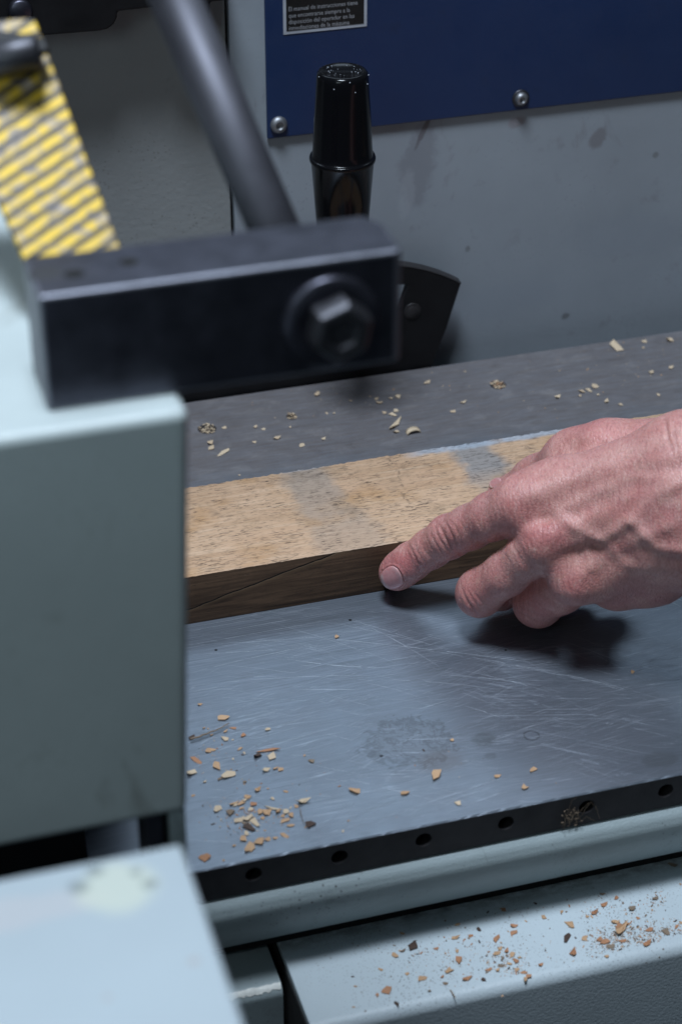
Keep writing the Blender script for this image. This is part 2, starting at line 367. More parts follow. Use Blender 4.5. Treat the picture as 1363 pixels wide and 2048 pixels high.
def mat_skin():
    t = NT('skin')
    at = t.new('ShaderNodeAttribute', attribute_name='tone')
    r, g, b = t.sep(at.outputs['Vector'])
    n = t.noise(t.obj, 130, 4, .6); n2 = t.noise(t.obj, 520, 3, .6)
    base = t.mix(t.ramp(n, .3, .7), (0.53, 0.235, 0.205), (0.65, 0.335, 0.295)); base = t.mix(t.ramp(t.noise(t.obj, 48, 3, .6), .42, .66, 0, .6), base, (0.50, 0.19, 0.19)); base = t.mix(t.ramp(t.noise(t.mapping(loc=(2, 7, 1)), 60, 3, .6), .50, .68, 0, .4), base, (0.50, 0.30, 0.27))
    c = t.mix(t.math('MULTIPLY', r, .62), base, (0.58, 0.140, 0.150))      # flushed knuckles, fingertips
    c = t.mix(t.math('MULTIPLY', g, .5), c, (0.72, 0.43, 0.38))          # pale skin over veins and knuckles
    c = t.mix(t.math('MULTIPLY', b, .5), c, (0.30, 0.13, 0.11))           # creases
    c = t.mix(t.ramp(n2, .5, .75, 0, .16), c, (0.50, 0.20, 0.17))
    c = t.mix(t.ramp(t.noise(t.mapping(loc=(4, 1, 2)), 260, 4, .6), .56, .72, 0, .30), c, (0.72, 0.48, 0.40))
    # fine skin lines running across the hand, cell pattern between them
    warp = t.new('ShaderNodeTexNoise'); t.link(t.obj, warp.inputs['Vector']); warp.inputs['Scale'].default_value = 120
    vm = t.new('ShaderNodeVectorMath', operation='SCALE'); t.link(warp.outputs['Color'], vm.inputs[0]); vm.inputs['Scale'].default_value = .0030
    va = t.new('ShaderNodeVectorMath', operation='ADD'); t.link(t.obj, va.inputs[0]); t.link(vm.outputs[0], va.inputs[1])
    l1 = t.noise(t.mapping((1250, 170, 600), (0, 0, .20), src=va.outputs[0]), 1, 3, .6)
    l2 = t.voro(t.mapping((1000, 620, 800), (0, 0, .35), src=va.outputs[0]), 1, 'DISTANCE_TO_EDGE')
    l2 = t.ramp(l2, 0, .22)
    hgt = t.math('ADD', t.math('MULTIPLY', l1, .9), t.math('MULTIPLY', l2, .30))
    c = t.mix(t.ramp(l2, 0, 1, .16, 0), c, (0.34, 0.13, 0.12))
    ln = t.ramp(l1, .36, .46, 1, 0); c = t.mix(t.math('MULTIPLY', ln, .42), c, (0.34, 0.12, 0.12)); c = t.mix(t.ramp(l1, .56, .68, 0, .35), c, (0.74, 0.47, 0.42))
    nb = t.bump(hgt, .60, .00050)
    rr = t.ramp(n2, .3, .7, .33, .46)
    return t.out(c, rr, 0, nb, Subsurface_Weight=.25, Subsurface_Radius=(1.0, .35, .2), Subsurface_Scale=.0022, Specular_IOR_Level=.42)
m_skin = mat_skin()
def mat_nail():
    t = NT('fingernail')
    at = t.new('ShaderNodeAttribute', attribute_name='along'); x = at.outputs['Fac']
    n = t.noise(t.mapping((900, 900, 900)), 1, 3)
    c = t.mix(t.ramp(n, .3, .7), (0.62, 0.26, 0.26), (0.68, 0.33, 0.32))
    c = t.mix(t.ramp(x, .10, .20, .75, 0), c, (0.70, 0.50, 0.46))
    c = t.mix(t.ramp(x, .80, .95, 0, .35), c, (0.74, 0.50, 0.48))
    return t.out(c, .36, 0, t.bump(n, .1, .0002), Subsurface_Weight=.2, Subsurface_Radius=(1, .4, .3), Subsurface_Scale=.001)
m_nail = mat_nail()

# ------------------------------------------------------------------ mesh helpers
def props(o, label=None, cat=None, group=None, kind=None):
    if label: o['label'] = label
    if cat: o['category'] = cat
    if group: o['group'] = group
    if kind: o['kind'] = kind
    return o
def link(name, me, mats, parent=None, smooth=False):
    o = bpy.data.objects.new(name, me); COL.objects.link(o)
    if not isinstance(mats, (list, tuple)): mats = [mats]
    for m in mats: me.materials.append(m)
    if smooth:
        for p in me.polygons: p.use_smooth = True
    if parent is not None: o.parent = parent
    return o
def obj(name, bm, mats, parent=None, smooth=False):
    bmesh.ops.recalc_face_normals(bm, faces=bm.faces)
    me = bpy.data.meshes.new(name); bm.to_mesh(me); bm.free()
    return link(name, me, mats, parent, smooth)
def bev(o, w, seg=3, angle=40):
    m = o.modifiers.new('bevel', 'BEVEL'); m.width = w; m.segments = seg; m.limit_method = 'ANGLE'; m.angle_limit = math.radians(angle)
    for p in o.data.polygons: p.use_smooth = True
    m.harden_normals = True
    return o
def box_bm(x0, x1, y0, y1, z0, z1, bm=None):
    bm = bm or bmesh.new()
    v = [bm.verts.new(p) for p in ((x0, y0, z0), (x1, y0, z0), (x1, y1, z0), (x0, y1, z0), (x0, y0, z1), (x1, y0, z1), (x1, y1, z1), (x0, y1, z1))]
    for f in ((0, 3, 2, 1), (4, 5, 6, 7), (0, 1, 5, 4), (1, 2, 6, 5), (2, 3, 7, 6), (3, 0, 4, 7)): bm.faces.new([v[i] for i in f])
    return bm
def prism_bm(poly, vec, bm=None):
    """closed 3D polygon extruded by vec"""
    bm = bm or bmesh.new()
    a = [bm.verts.new(p) for p in poly]; b = [bm.verts.new(tuple(np.array(p) + np.array(vec))) for p in poly]
    bm.faces.new(a); bm.faces.new(b[::-1]); n = len(poly)
    for i in range(n): bm.faces.new((a[i], b[i], b[(i + 1) % n], a[(i + 1) % n]))
    return bm
def lathe_bm(profile, base, axis=(0, 0, 1), seg=48, bm=None):
    """profile [(r, h)...] round an axis starting at base"""
    bm = bm or bmesh.new(); ax = Vector(axis).normalized(); q = Vector((0, 0, 1)).rotation_difference(ax)
    rings = []
    for r, h in profile:
        if r <= 1e-7: rings.append([bm.verts.new(Vector(base) + ax * h)]); continue
        rings.append([bm.verts.new(Vector(base) + q @ Vector((r * math.cos(2 * math.pi * i / seg), r * math.sin(2 * math.pi * i / seg), h))) for i in range(seg)])
    for a, b in zip(rings, rings[1:]):
        for i in range(seg):
            j = (i + 1) % seg
            if len(a) == 1 and len(b) == 1: continue
            if len(a) == 1: bm.faces.new((a[0], b[i], b[j]))
            elif len(b) == 1: bm.faces.new((a[i], a[j], b[0]))
            else: bm.faces.new((a[i], a[j], b[j], b[i]))
    return bm

# ================================================================== THE MACHINE
machine = bpy.data.objects.new('woodworking_machine', None); COL.objects.link(machine); machine.location = (0, 0, 0)
props(machine, 'grey green woodworking machine with steel table, black guard arm and blue panel', 'machine')

# ---- steel table with a drilled front edge
TX0, TX1, TY0, TY1, TH = 0.0716, 0.62, 0.5269, 0.8466, 0.0146
def table():
    bm = bmesh.new()
    holes = [0.126 + 0.0312 * k for k in range(16)]; hr, zc, N = 0.00305, -0.0066, 24
    xs = [TX0] + [h + 0.0156 for h in holes if h + 0.0156 < TX1 - .01] ; xs.append(TX1)
    xs.insert(1, holes[0] - 0.0156)
    hv = {}
    def V(p):
        k = tuple(round(c, 6) for c in p)
        if k not in hv: hv[k] = bm.verts.new(p)
        return hv[k]
    ch = 0.0005
    for a, b in zip(xs, xs[1:]):
        inside = [h for h in holes if a < h < b]
        if not inside or b - a > .0320 + 1e-6 or abs((a + b) / 2 - inside[0]) > 1e-4:
            bm.faces.new([V((a, TY0, -TH)), V((b, TY0, -TH)), V((b, TY0, -ch)), V((a, TY0, -ch))]); continue
        cx = inside[0]; outer, inner, deep = [], [], []
        for i in range(N):
            t = 2 * math.pi * (i + .5) / N; c, s = math.cos(t), math.sin(t)
            hx, hz = (b - a) / 2, None
            zt, zb = -ch - zc, -TH - zc
            k = min((hx / abs(c)) if abs(c) > 1e-9 else 9, (zt / s) if s > 1e-9 else 9, (zb / s) if s < -1e-9 else 9)
            outer.append(V((cx + c * k, TY0, zc + s * k)))
            inner.append(bm.verts.new((cx + c * hr, TY0, zc + s * hr))); deep.append(bm.verts.new((cx + c * hr, TY0 + .009, zc + s * hr)))
        for i in range(N):
            j = (i + 1) % N
            bm.faces.new((outer[i], outer[j], inner[j], inner[i])); f = bm.faces.new((inner[i], inner[j], deep[j], deep[i]))
            f.material_index = 1
        f = bm.faces.new(deep); f.material_index = 2
        # corner fillers
        for (X_, Z_) in ((a, -TH), (b, -TH), (a, -ch), (b, -ch)):
            near = sorted(outer, key=lambda w: (w.co.x - X_) ** 2 + (w.co.z - Z_) ** 2)
            e1 = next((w for w in near if abs(w.co.x - X_) < 1e-6), None); e2 = next((w for w in near if abs(w.co.z - Z_) < 1e-6), None)
            cv = V((X_, TY0, Z_))
            if e1 and e2 and e1 is not e2 and cv not in (e1, e2):
                try: bm.faces.new((cv, e1, e2))
                except ValueError: pass
    for f in bm.faces:
        if f.material_index == 0: f.material_index = 1
    # chamfer, top, back, sides
    def quad(pts, mi):
        f = bm.faces.new([bm.verts.new(p) for p in pts]); f.material_index = mi
    n = 60; ys = TY0 + ch
    # slightly nicked front arris
    xs2 = np.linspace(TX0, TX1, 260); rnd = np.random.RandomState(3)
    off = np.clip(rnd.randn(260) * .00012, -.0001, .0004)
    prev = None
    for x_, o_ in zip(xs2, off):
        nx = (bm.verts.new((x_, TY0, -ch)), bm.verts.new((x_, ys + max(0, o_), 0)))
        if prev:
            f = bm.faces.new((prev[0], nx[0], nx[1], prev[1])); f.material_index = 0
        prev = nx
    top = [w for w in bm.verts if abs(w.co.z) < 1e-9 and w.co.y < ys + .001]
    top.sort(key=lambda w: w.co.x)
    bl, br = bm.verts.new((TX0, TY1, 0)), bm.verts.new((TX1, TY1, 0))
    f = bm.faces.new(top + [br, bl]); f.material_index = 0
    quad(((TX0, TY1, 0), (TX1, TY1, 0), (TX1, TY1, -TH), (TX0, TY1, -TH)), 1)
    quad(((TX0, TY0, -TH), (TX1, TY0, -TH), (TX1, TY1, -TH), (TX0, TY1, -TH)), 1)
    quad(((TX0, TY0, -TH), (TX0, TY0, -ch), (TX0, TY0 + ch, 0), (TX0, TY1, 0), (TX0, TY1, -TH)), 1)
    quad(((TX1, TY0, -TH), (TX1, TY0, -ch), (TX1, TY0 + ch, 0), (TX1, TY1, 0), (TX1, TY1, -TH)), 1)
    me = bpy.data.meshes.new('table_plate'); bm.normal_update()
    bmesh.ops.recalc_face_normals(bm, faces=bm.faces); bm.to_mesh(me); bm.free()
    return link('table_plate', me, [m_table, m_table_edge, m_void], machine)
tab = table(); props(tab, 'scratched ground steel table plate with a row of drilled holes in its dark front edge')

# long bright scratches as fine raised burrs
def scratches():
    bm = bmesh.new(); rnd = random.Random(11)
    def arc(u0, v0, u1, v1, sag, w):
        p0, p1 = on_z(u0, v0, 0)[:2], on_z(u1, v1, 0)[:2]
        if not (TY0 + .002 < min(p0[1], p1[1]) and max(p0[1], p1[1]) < TY1): return
        d = p1 - p0; L = np.linalg.norm(d); nrm = np.array([-d[1], d[0]]) / L; n = 16; prev = None
        for i in range(n + 1):
            t = i / n; q = p0 + d * t + nrm * (sag * L * 4 * t * (1 - t) + rnd.gauss(0, .00006))
            ww = w * (0.25 + math.sin(math.pi * t) * .75) * .5 * (rnd.random() * .7 + .5)
            nx = (bm.verts.new((q[0] - nrm[0] * ww, q[1] - nrm[1] * ww, .00006)), bm.verts.new((q[0] + nrm[0] * ww, q[1] + nrm[1] * ww, .00006)))
            if prev and rnd.random() > .12: bm.faces.new((prev[0], nx[0], nx[1], prev[1]))
            prev = nx
    W_ = .00016
    for a in ((385, 1345, 620, 1292, .015, 1.0), (385, 1372, 760, 1352, .03, 1.0), (575, 1318, 790, 1335, -.04, 1.7), (590, 1379, 720, 1379, 0, 1.4), (385, 1384, 470, 1370, .02, .8),
              (600, 1272, 1070, 1326, .01, 1.3), (710, 1240, 880, 1335, .02, 1.1), (700, 1240, 860, 1290, .01, 1.0), (930, 1342, 1110, 1388, .02, 1.2), (880, 1350, 1080, 1372, .03, 1.2), (928, 1412, 1000, 1436, .03, 1.3),
              (1330, 1185, 1363, 1202, .0, 2.6), (1315, 1192, 1363, 1215, .01, 1.6), (385, 1310, 560, 1300, .01, .9), (390, 1290, 700, 1268, -.01, .8), (640, 1242, 900, 1300, .02, .9), (760, 1360, 1000, 1380, .03, .9),
              (960, 1320, 1250, 1382, .02, .9), (1040, 1330, 1340, 1404, .02, .8), (840, 1300, 1180, 1362, .02, 1.1), (380, 1262, 640, 1215, 0, .8), (380, 1275, 700, 1218, 0, .7), (380, 1290, 660, 1240, 0, .8), (400, 1252, 620, 1208, 0, .8),
              (430, 1395, 620, 1402, .01, .7), (700, 1560, 900, 1610, .01, 1.0), (860, 1590, 960, 1625, .02, .8), (380, 1680, 470, 1685, 0, .8), (520, 1240, 800, 1330, .02, .7), (450, 1330, 700, 1365, .02, .6)):
        arc(*a[:5], W_ * a[5] * .95)
    for _ in range(230):
        u = rnd.uniform(385, 1300); v = rnd.choice((rnd.uniform(1210, 1420), rnd.uniform(1210, 1400), rnd.uniform(1260, 1600)))
        L = rnd.choice((rnd.uniform(15, 70), rnd.uniform(30, 170)))
        a = rnd.gauss(.05 if u < 750 else .24, .13)
        if rnd.random() < .2: a = -a
        arc(u, v, u + L * math.cos(a), v + L * math.sin(a), rnd.gauss(0, .02), W_ * rnd.uniform(.22, .6))
    o = obj('surface_scratch', bm, m_scratch, tab); props(o, 'fine bright scratches across the steel table', kind='stuff')
scratches()

# ---- painted casting beneath the table edge, tray and ledge below
def extrude_profile(prof, x0, x1, mats, name, parent=machine, seg=1, smooth=True):
    bm = bmesh.new(); rows = []
    for i in range(seg + 1):
        x = x0 + (x1 - x0) * i / seg
        rows.append([bm.verts.new((x, y, z)) for y, z in prof])
    n = len(prof)
    for a, b in zip(rows, rows[1:]):
        for i in range(n): bm.faces.new((a[i], a[(i + 1) % n], b[(i + 1) % n], b[i]))
    bm.faces.new(rows[0]); bm.faces.new(rows[-1][::-1])
    return obj(name, bm, mats, parent)
prof = [(.531, -.0147), (.5272, -.0156), (.5248, -.0180), (.5235, -.0215), (.5238, -.0260), (.5253, -.0310), (.5278, -.0360), (.5308, -.0410), (.5342, -.0460), (.538, -.0478), (.60, -.0478), (.60, -.0147)]
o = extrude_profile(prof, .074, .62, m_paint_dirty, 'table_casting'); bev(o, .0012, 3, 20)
props(o, 'rounded grey green painted casting running under the table edge')
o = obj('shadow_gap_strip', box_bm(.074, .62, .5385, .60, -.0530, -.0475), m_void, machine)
# tray: top surface, rounded front nosing, front face
def round_prof(y_front, z_top, r, y_back, z_bot, n=8):
    p = [(y_back, z_top)]
    for i in range(n + 1):
        a = math.pi / 2 * i / n; p.append((y_front + r - r * math.sin(a), z_top - r + r * math.cos(a)))
    p += [(y_front, z_bot), (y_back, z_bot)]
    return p
o = extrude_profile(round_prof(.4935, -.053, .0045, .548, -.16), .1372, .62, m_tray, 'side_tray'); bev(o, .0006, 2, 50)
props(o, 'pale painted tray below the table strewn with wood chips')
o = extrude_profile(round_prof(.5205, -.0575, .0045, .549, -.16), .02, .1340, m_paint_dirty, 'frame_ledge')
props(o, 'worn painted ledge with a highlight painted on its rounded edge left of the tray')
def ledge_highlight():  # pale strip that paints in the highlight along the ledge's rounded edge
    bm = bmesh.new(); rnd = random.Random(4); prev = None
    for i in range(60):
        x = .085 + .0487 * i / 59; w = .0016 + .0009 * rnd.random(); r = .0048
        row = []
        for k in range(5):
            a = math.radians(18 + w * 15000 * k / 4 + rnd.random() * 5); row.append(bm.verts.new((x, .5205 + .0045 - r * math.sin(a) + .0, -.0575 - .0045 + r * math.cos(a))))
        if prev:
            for k in range(4): bm.faces.new((prev[k], row[k], row[k + 1], prev[k + 1]))
        prev = row
    return obj('painted_ledge_highlight', bm, mat_simple('ledge_highlight_paint', (0.62, 0.62, 0.58), .5, 0.1, 900, .5, .25), machine, True)
ledge_highlight()
o = obj('tray_side_shade', box_bm(.1366, .1371, .4955, .56, -.16, -.0560), m_void, machine)  # thin dark sheet standing in for shade on the tray's left side
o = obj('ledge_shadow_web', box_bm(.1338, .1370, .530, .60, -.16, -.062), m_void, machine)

# ---- foreground plate
def plate():
    bm = bmesh.new(); x1, y1 = .0638, .3325
    prism_bm([(-.10, y1, .19), (-.10, .20, .19), (x1, .20, .19), (x1, y1, .19)], (0, 0, -.006), bm)
    o = obj('front_plate', bm, m_plate, machine); bev(o, .0012, 4); return o
props(plate(), 'pale painted plate in the near corner with a yellowish stain and dark specks')

# ---- foreground guard casting
def casting():
    y0, zt, zb = .4215, .2438, .1197
    poly = [(-.10, y0), (.0887, y0), (.0887, y0 + .089), (.0668, y0 + .089), (.0668, .62), (-.10, .62)]
    bm = prism_bm([(x, y, zb) for x, y in poly], (0, 0, zt - zb))
    for v in bm.verts:
        if v.co.z < .2 and v.co.x > .08: v.co.x -= .0055
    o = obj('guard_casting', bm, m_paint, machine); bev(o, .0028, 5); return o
props(casting(), 'grey green painted casting block in the foreground carrying the black arm')
def brackets():
    for (x0, x1, y0, y1, z0, m) in ((.0722, .0765, .424, .440, .06, m_black_steel), (.0785, .0830, .424, .446, .05, m_paint_dirty)):
        o = obj('guide_bracket', box_bm(x0, x1, y0, y1, z0, .1197), m, machine); bev(o, .0006, 2)
    o = obj('blade_guide_block', box_bm(.0, .0714, .545, .66, -.010, .03), m_black_flat, machine); bev(o, .001, 2)
brackets()
o = obj('added_shade_block', box_bm(.0669, .0885, .5108, .62, .121, .189), m_paint_dirty, machine)  # unseen block, added to keep the table gap below the casting in shade
o = obj('added_light_blocker', box_bm(.02, .099, .588, .664, .0006, .105), m_black_steel, machine); bev(o, .002, 2)  # unseen box, added to keep rear lamp light off the table gap

# ---- black arm with bolt
BX0, BX1, BY0, BY1, BZ0, BZ1 = .0562, .1446, .4305, .4524, .2438, .2742
def arm():
    bm = bmesh.new()
    # rear right corner cut off, front right corner eased
    poly = [(BX0, BY0), (BX1 - .0012, BY0), (BX1, BY0 + .0015), (BX1, BY1 - .006), (BX1 - .0035, BY1), (BX0, BY1)]
    prism_bm([(x, y, BZ0) for x, y in poly], (0, 0, BZ1 - BZ0), bm)
    o = obj('guard_arm', bm, m_black_steel, machine); bev(o, .0010, 3, 30)
    o.data.materials.append(mat_simple('bevel_highlight_steel', (0.20, 0.205, 0.24), 0.46, 0.85, 400, .1, .25)); o.modifiers['bevel'].material = 1; o.modifiers['bevel'].width = .0015  # brighter bevel colour paints in the highlight on the arm's chamfer
    props(o, 'thick blackened steel bar bolted to the foreground casting')
    for (u, v, r) in ((148, 548, .0022), (258, 524, .0019)):
        P = on_z(u, v, BZ1); bm = lathe_bm([(0, .00015), (r, .00015), (r * 1.12, .00005)], (P[0], P[1], BZ1))
        obj('tapped_hole', bm, m_void, o, True)
    P = on_z(92, 548, BZ1); obj('worn_patch', lathe_bm([(0, .00012), (.0040, .0001)], (P[0], P[1], BZ1)), m_bolt, o, True)
    B = on_y(668, 640, BY0)
    bw = obj('washer', lathe_bm([(.0045, .0), (.0045, .0019), (.0116, .0019), (.0122, .0013), (.0122, 0)], (B[0] - .0010, BY0, B[2]), (0, -1, 0)), m_black_steel, o, True)
    # hexagon head with chamfered crown
    bm = bmesh.new(); c0 = np.array([B[0], BY0 - .0019, B[2]])
    rings = []
    for (r, h, rot) in ((.0082, 0, 0), (.0082, .0048, 0), (.0070, .0062, 0), (.0040, .0062, 0), (.0036, .0050, 0)):
        rings.append([bm.verts.new((c0[0] + r * math.cos(math.radians(60 * i + 20)), c0[1] - h, c0[2] + r * math.sin(math.radians(60 * i + 20)))) for i in range(6)])
    for a, b in zip(rings, rings[1:]):
        for i in range(6): bm.faces.new((a[i], a[(i + 1) % 6], b[(i + 1) % 6], b[i]))
    bm.faces.new(rings[-1])
    h = obj('hex_bolt', bm, m_bolt, o); bev(h, .0005, 2); 
arm()

# ---- slanting rod
def rod():
    a = Vector(at_depth(566, 500, .545)); b = Vector(at_depth(300, -120, .545)); L = (b - a).length
    r = .0068
    o = obj('tension_rod', lathe_bm([(0, 0), (r * .92, 0), (r, .0006), (r, L), (0, L)], a, b - a, 48), m_rod, machine, True)
    props(o, 'dark steel rod slanting up behind the black arm')
    c = a + (a - b).normalized() * .0
    o = obj('rod_socket', lathe_bm([(0, -.020), (.0072, -.020), (.0075, -.0195), (.0075, -.002), (.0070, 0), (0, 0)], a - (b - a).normalized() * -.000, b - a), m_black_steel, machine, True)
rod()

# ---- yellow striped strip
def strip():
    p0, p1 = at_depth(48, 517, .522), at_depth(243, 502, .528)
    p3, p2 = at_depth(-160, 50, .535), at_depth(70, 36, .541)
    a, b = Vector(p0), Vector(p1); xa = (b - a).normalized(); ya = (Vector(p2) - b); L = ya.length
    za = xa.cross(ya).normalized(); ya2 = za.cross(xa)
    M = Matrix.Translation(a) @ Matrix((xa, ya2, za)).transposed().to_4x4()
    Mi = M.inverted(); pts = [Mi @ Vector(p) for p in (p0, p1, p2, p3)]
    bm = prism_bm([(p.x, p.y, 0) for p in pts], (0, 0, -.003))
    o = obj('striped_strip', bm, m_strip, None); bev(o, .0006, 2); o.parent = machine; o.matrix_world = M
    props(o, 'flat strip with worn yellow diagonal stripes behind the black arm')
    # clamp at its top
    c = at_depth(38, 108, .528)
    q = obj('strip_clamp', lathe_bm([(0, 0), (.0040, 0), (.0046, .001), (.0046, .012), (.0038, .013), (0, .013)], Vector(at_depth(-20, 122, .528)), Vector(at_depth(60, 104, .528)) - Vector(at_depth(-20, 122, .528)), 32), m_bolt, machine, True)
    q = obj('clamp_foot', prism_bm([at_depth(-60, 135, .5295), at_depth(100, 112, .5335), at_depth(88, 84, .5345), at_depth(-60, 60, .533)], tuple(np.array(za) * .003)), m_black_flat, machine); bev(q, .0008, 2)
strip()

# ---- rear wall of the machine
YW = .862
wall_top = .201
o = obj('rear_wall_panel', prism_bm([(.2066, YW, -.14), (.66, YW, -.14), (.66, YW, wall_top), (.2066, YW, wall_top)], (0, .004, 0)), m_paint_wall, machine); bev(o, .0007, 2)
props(o, 'painted sheet metal rear wall right of the vertical seam, smudged')
o = obj('rear_side_panel', prism_bm([(-.05, YW + .001, -.14), (.2052, YW + .001, -.14), (.2052, YW + .001, wall_top), (-.05, YW + .001, wall_top)], (0, .004, 0)), m_paint_side, machine); bev(o, .0007, 2)
props(o, 'darker textured sheet metal panel left of the vertical seam')
obj('seam_backing', box_bm(-.05, .66, YW + .0055, YW + .008, -.14, wall_top), m_void, machine)
# blue panel
PY = YW - .0022
bp = obj('blue_panel', box_bm(.2226, .66, PY, YW - .0002, .1233, wall_top - .004), m_blue, machine); bev(bp, .0006, 2)
props(bp, 'dark blue enamelled sign panel screwed to the rear wall')
def screw(u, v, r, washer):
    P = on_y(u, v, PY)
    prof = [(r * 1.0, 0), (r, .0006), (r * .93, .0014), (r * .72, .0021), (r * .50, .0024), (r * .42, .0024), (r * .40, .0010), (0, .0010)]
    if washer:
        obj('screw_washer', lathe_bm([(r * .5, 0), (r * .5, .0007), (r * 1.28, .0007), (r * 1.32, 0)], (P[0], PY, P[2]), (0, -1, 0)), m_bolt, bp, True)
        P = P - np.array([0, .0007, 0])
    s = obj('panel_screw', lathe_bm(prof, (P[0], P[1], P[2]), (0, -1, 0), 36), m_screw, bp, True)
screw(557, 249, .0040, False); screw(1040, 196, .0032, True)
# notice with lettering
def notice():
    bm = bmesh.new(); x0, x1, z0, z1 = .2307, .2694, .1719, .1965; y = PY
    box_bm(x0, x1, y - .0003, y - .00002, z0, z1, bm)
    for f in bm.faces: f.material_index = 0
    nb = len(bm.faces); b = .0014
    box_bm(x0 + b, x1 - b, y - .00042, y - .00025, z0 + b, z1 - b, bm)
    for f in list(bm.faces)[nb:]: f.material_index = 1
    me = bpy.data.meshes.new('notice_label'); bm.to_mesh(me); bm.free()
    # lettering is added into the same mesh
    bm = bmesh.new(); bm.from_mesh(me)
    lines = ['El manual de instrucciones tiene', 'que encontrarse siempre a la', 'disposici\u00f3n del operador en las', 'inmediaciones de la m\u00e1quina']
    zs = [.1824, .1794, .1765, .1737]; widths = [.0318, .0282, .0303, .0280]
    dg = bpy.context.evaluated_depsgraph_get
    for s, z_, w in zip(lines, zs, widths):
        cu = bpy.data.curves.new('t', 'FONT'); cu.body = s; cu.size = 1; cu.resolution_u = 2
        to = bpy.data.objects.new('t', cu); COL.objects.link(to); bpy.context.view_layer.update()
        tm = bpy.data.meshes.new_from_object(to.evaluated_get(dg()))
        xs = [v.co.x for v in tm.vertices]; k = w / (max(xs) - min(xs)); mx = min(xs); n0 = len(bm.faces)
        for v in tm.vertices: v.co = Vector((.2332 + (v.co.x - mx) * k, y - .00047, z_ + v.co.y * .00285))
        bm.from_mesh(tm)
        bm.faces.ensure_lookup_table()
        for f in bm.faces[n0:]: f.material_index = 2
        bpy.data.objects.remove(to); bpy.data.curves.remove(cu); bpy.data.meshes.remove(tm)
    bm.to_mesh(me); bm.free()
    o = link('notice_label', me, [m_label_silver, m_label_black, m_label_text], bp)
    props(o, 'small black notice with silver border and Spanish lettering')
notice()

# ---- black handle knob
def knob():
    T = on_y(690, 140, .80); x, y = .2402, .80
    zt = T[2]; zc = .1370
    up = [(.0136, zc), (.0132, zc + .0012), (.0129, zc + .004), (.0122, zc + .018), (.0114, zc + .030), (.01105, zt - .003), (.0108, zt - .0012), (.0100, zt - .0002), (.0088, zt), (.0080, zt - .0004), (0, zt - .0004)]
    lo = [(0, .0985), (.0106, .0985), (.0111, .1), (.0114, .104), (.0124, .118), (.0136, zc - .0022), (.0143, zc - .0014), (.0144, zc - .0004), (.0140, zc + .0006), (.0136, zc)]
    o = obj('handle_knob', lathe_bm(lo + up[1:], (x, y, 0), (0, 0, 1), 64), m_knob, machine, True)
    props(o, 'glossy black tapered handle knob standing in front of the blue panel')
    a_, b_ = Vector((x, y, .0995)), Vector((.2550, .8488, .047))
    obj('knob_stem', lathe_bm([(0, 0), (.0032, 0), (.0032, (b_ - a_).length), (0, (b_ - a_).length)], a_, b_ - a_, 24), m_black_steel, o, True)
    # dust flecks on the glossy plastic
    bm = bmesh.new(); rnd = random.Random(2)
    for _ in range(26):
        a = rnd.uniform(0, 6.28); r = .0078 * math.sqrt(rnd.random()); s = rnd.uniform(.00010, .00022)
        p = Vector((x + r * math.cos(a), y + r * math.sin(a), zt - .0003)); bmesh.ops.create_icosphere(bm, subdivisions=1, radius=s, matrix=Matrix.Translation(p))
    for (u, v) in ((638, 166), (666, 179), (706, 182), (740, 156), (736, 172), (695, 162), (700, 314), (653, 281)):
        d = Vector((on_y(u, v, y - .0105))); rr = Vector((d.x - x, d.y - y, 0)); h = d.z
        R_ = .0112 if h > .14 else .0131
        dx = max(-.98, min(.98, (on_y(u, v, y - .008)[0] - x) / R_)); p = Vector((x + R_ * dx, y - R_ * math.sqrt(1 - dx * dx), on_y(u, v, y - .009)[2]))
        bmesh.ops.create_icosphere(bm, subdivisions=1, radius=.00028, matrix=Matrix.Translation(p))
    d = obj('dust_fleck', bm, m_label_silver, o); props(d, 'pale dust flecks on the black knob', kind='stuff')
knob()

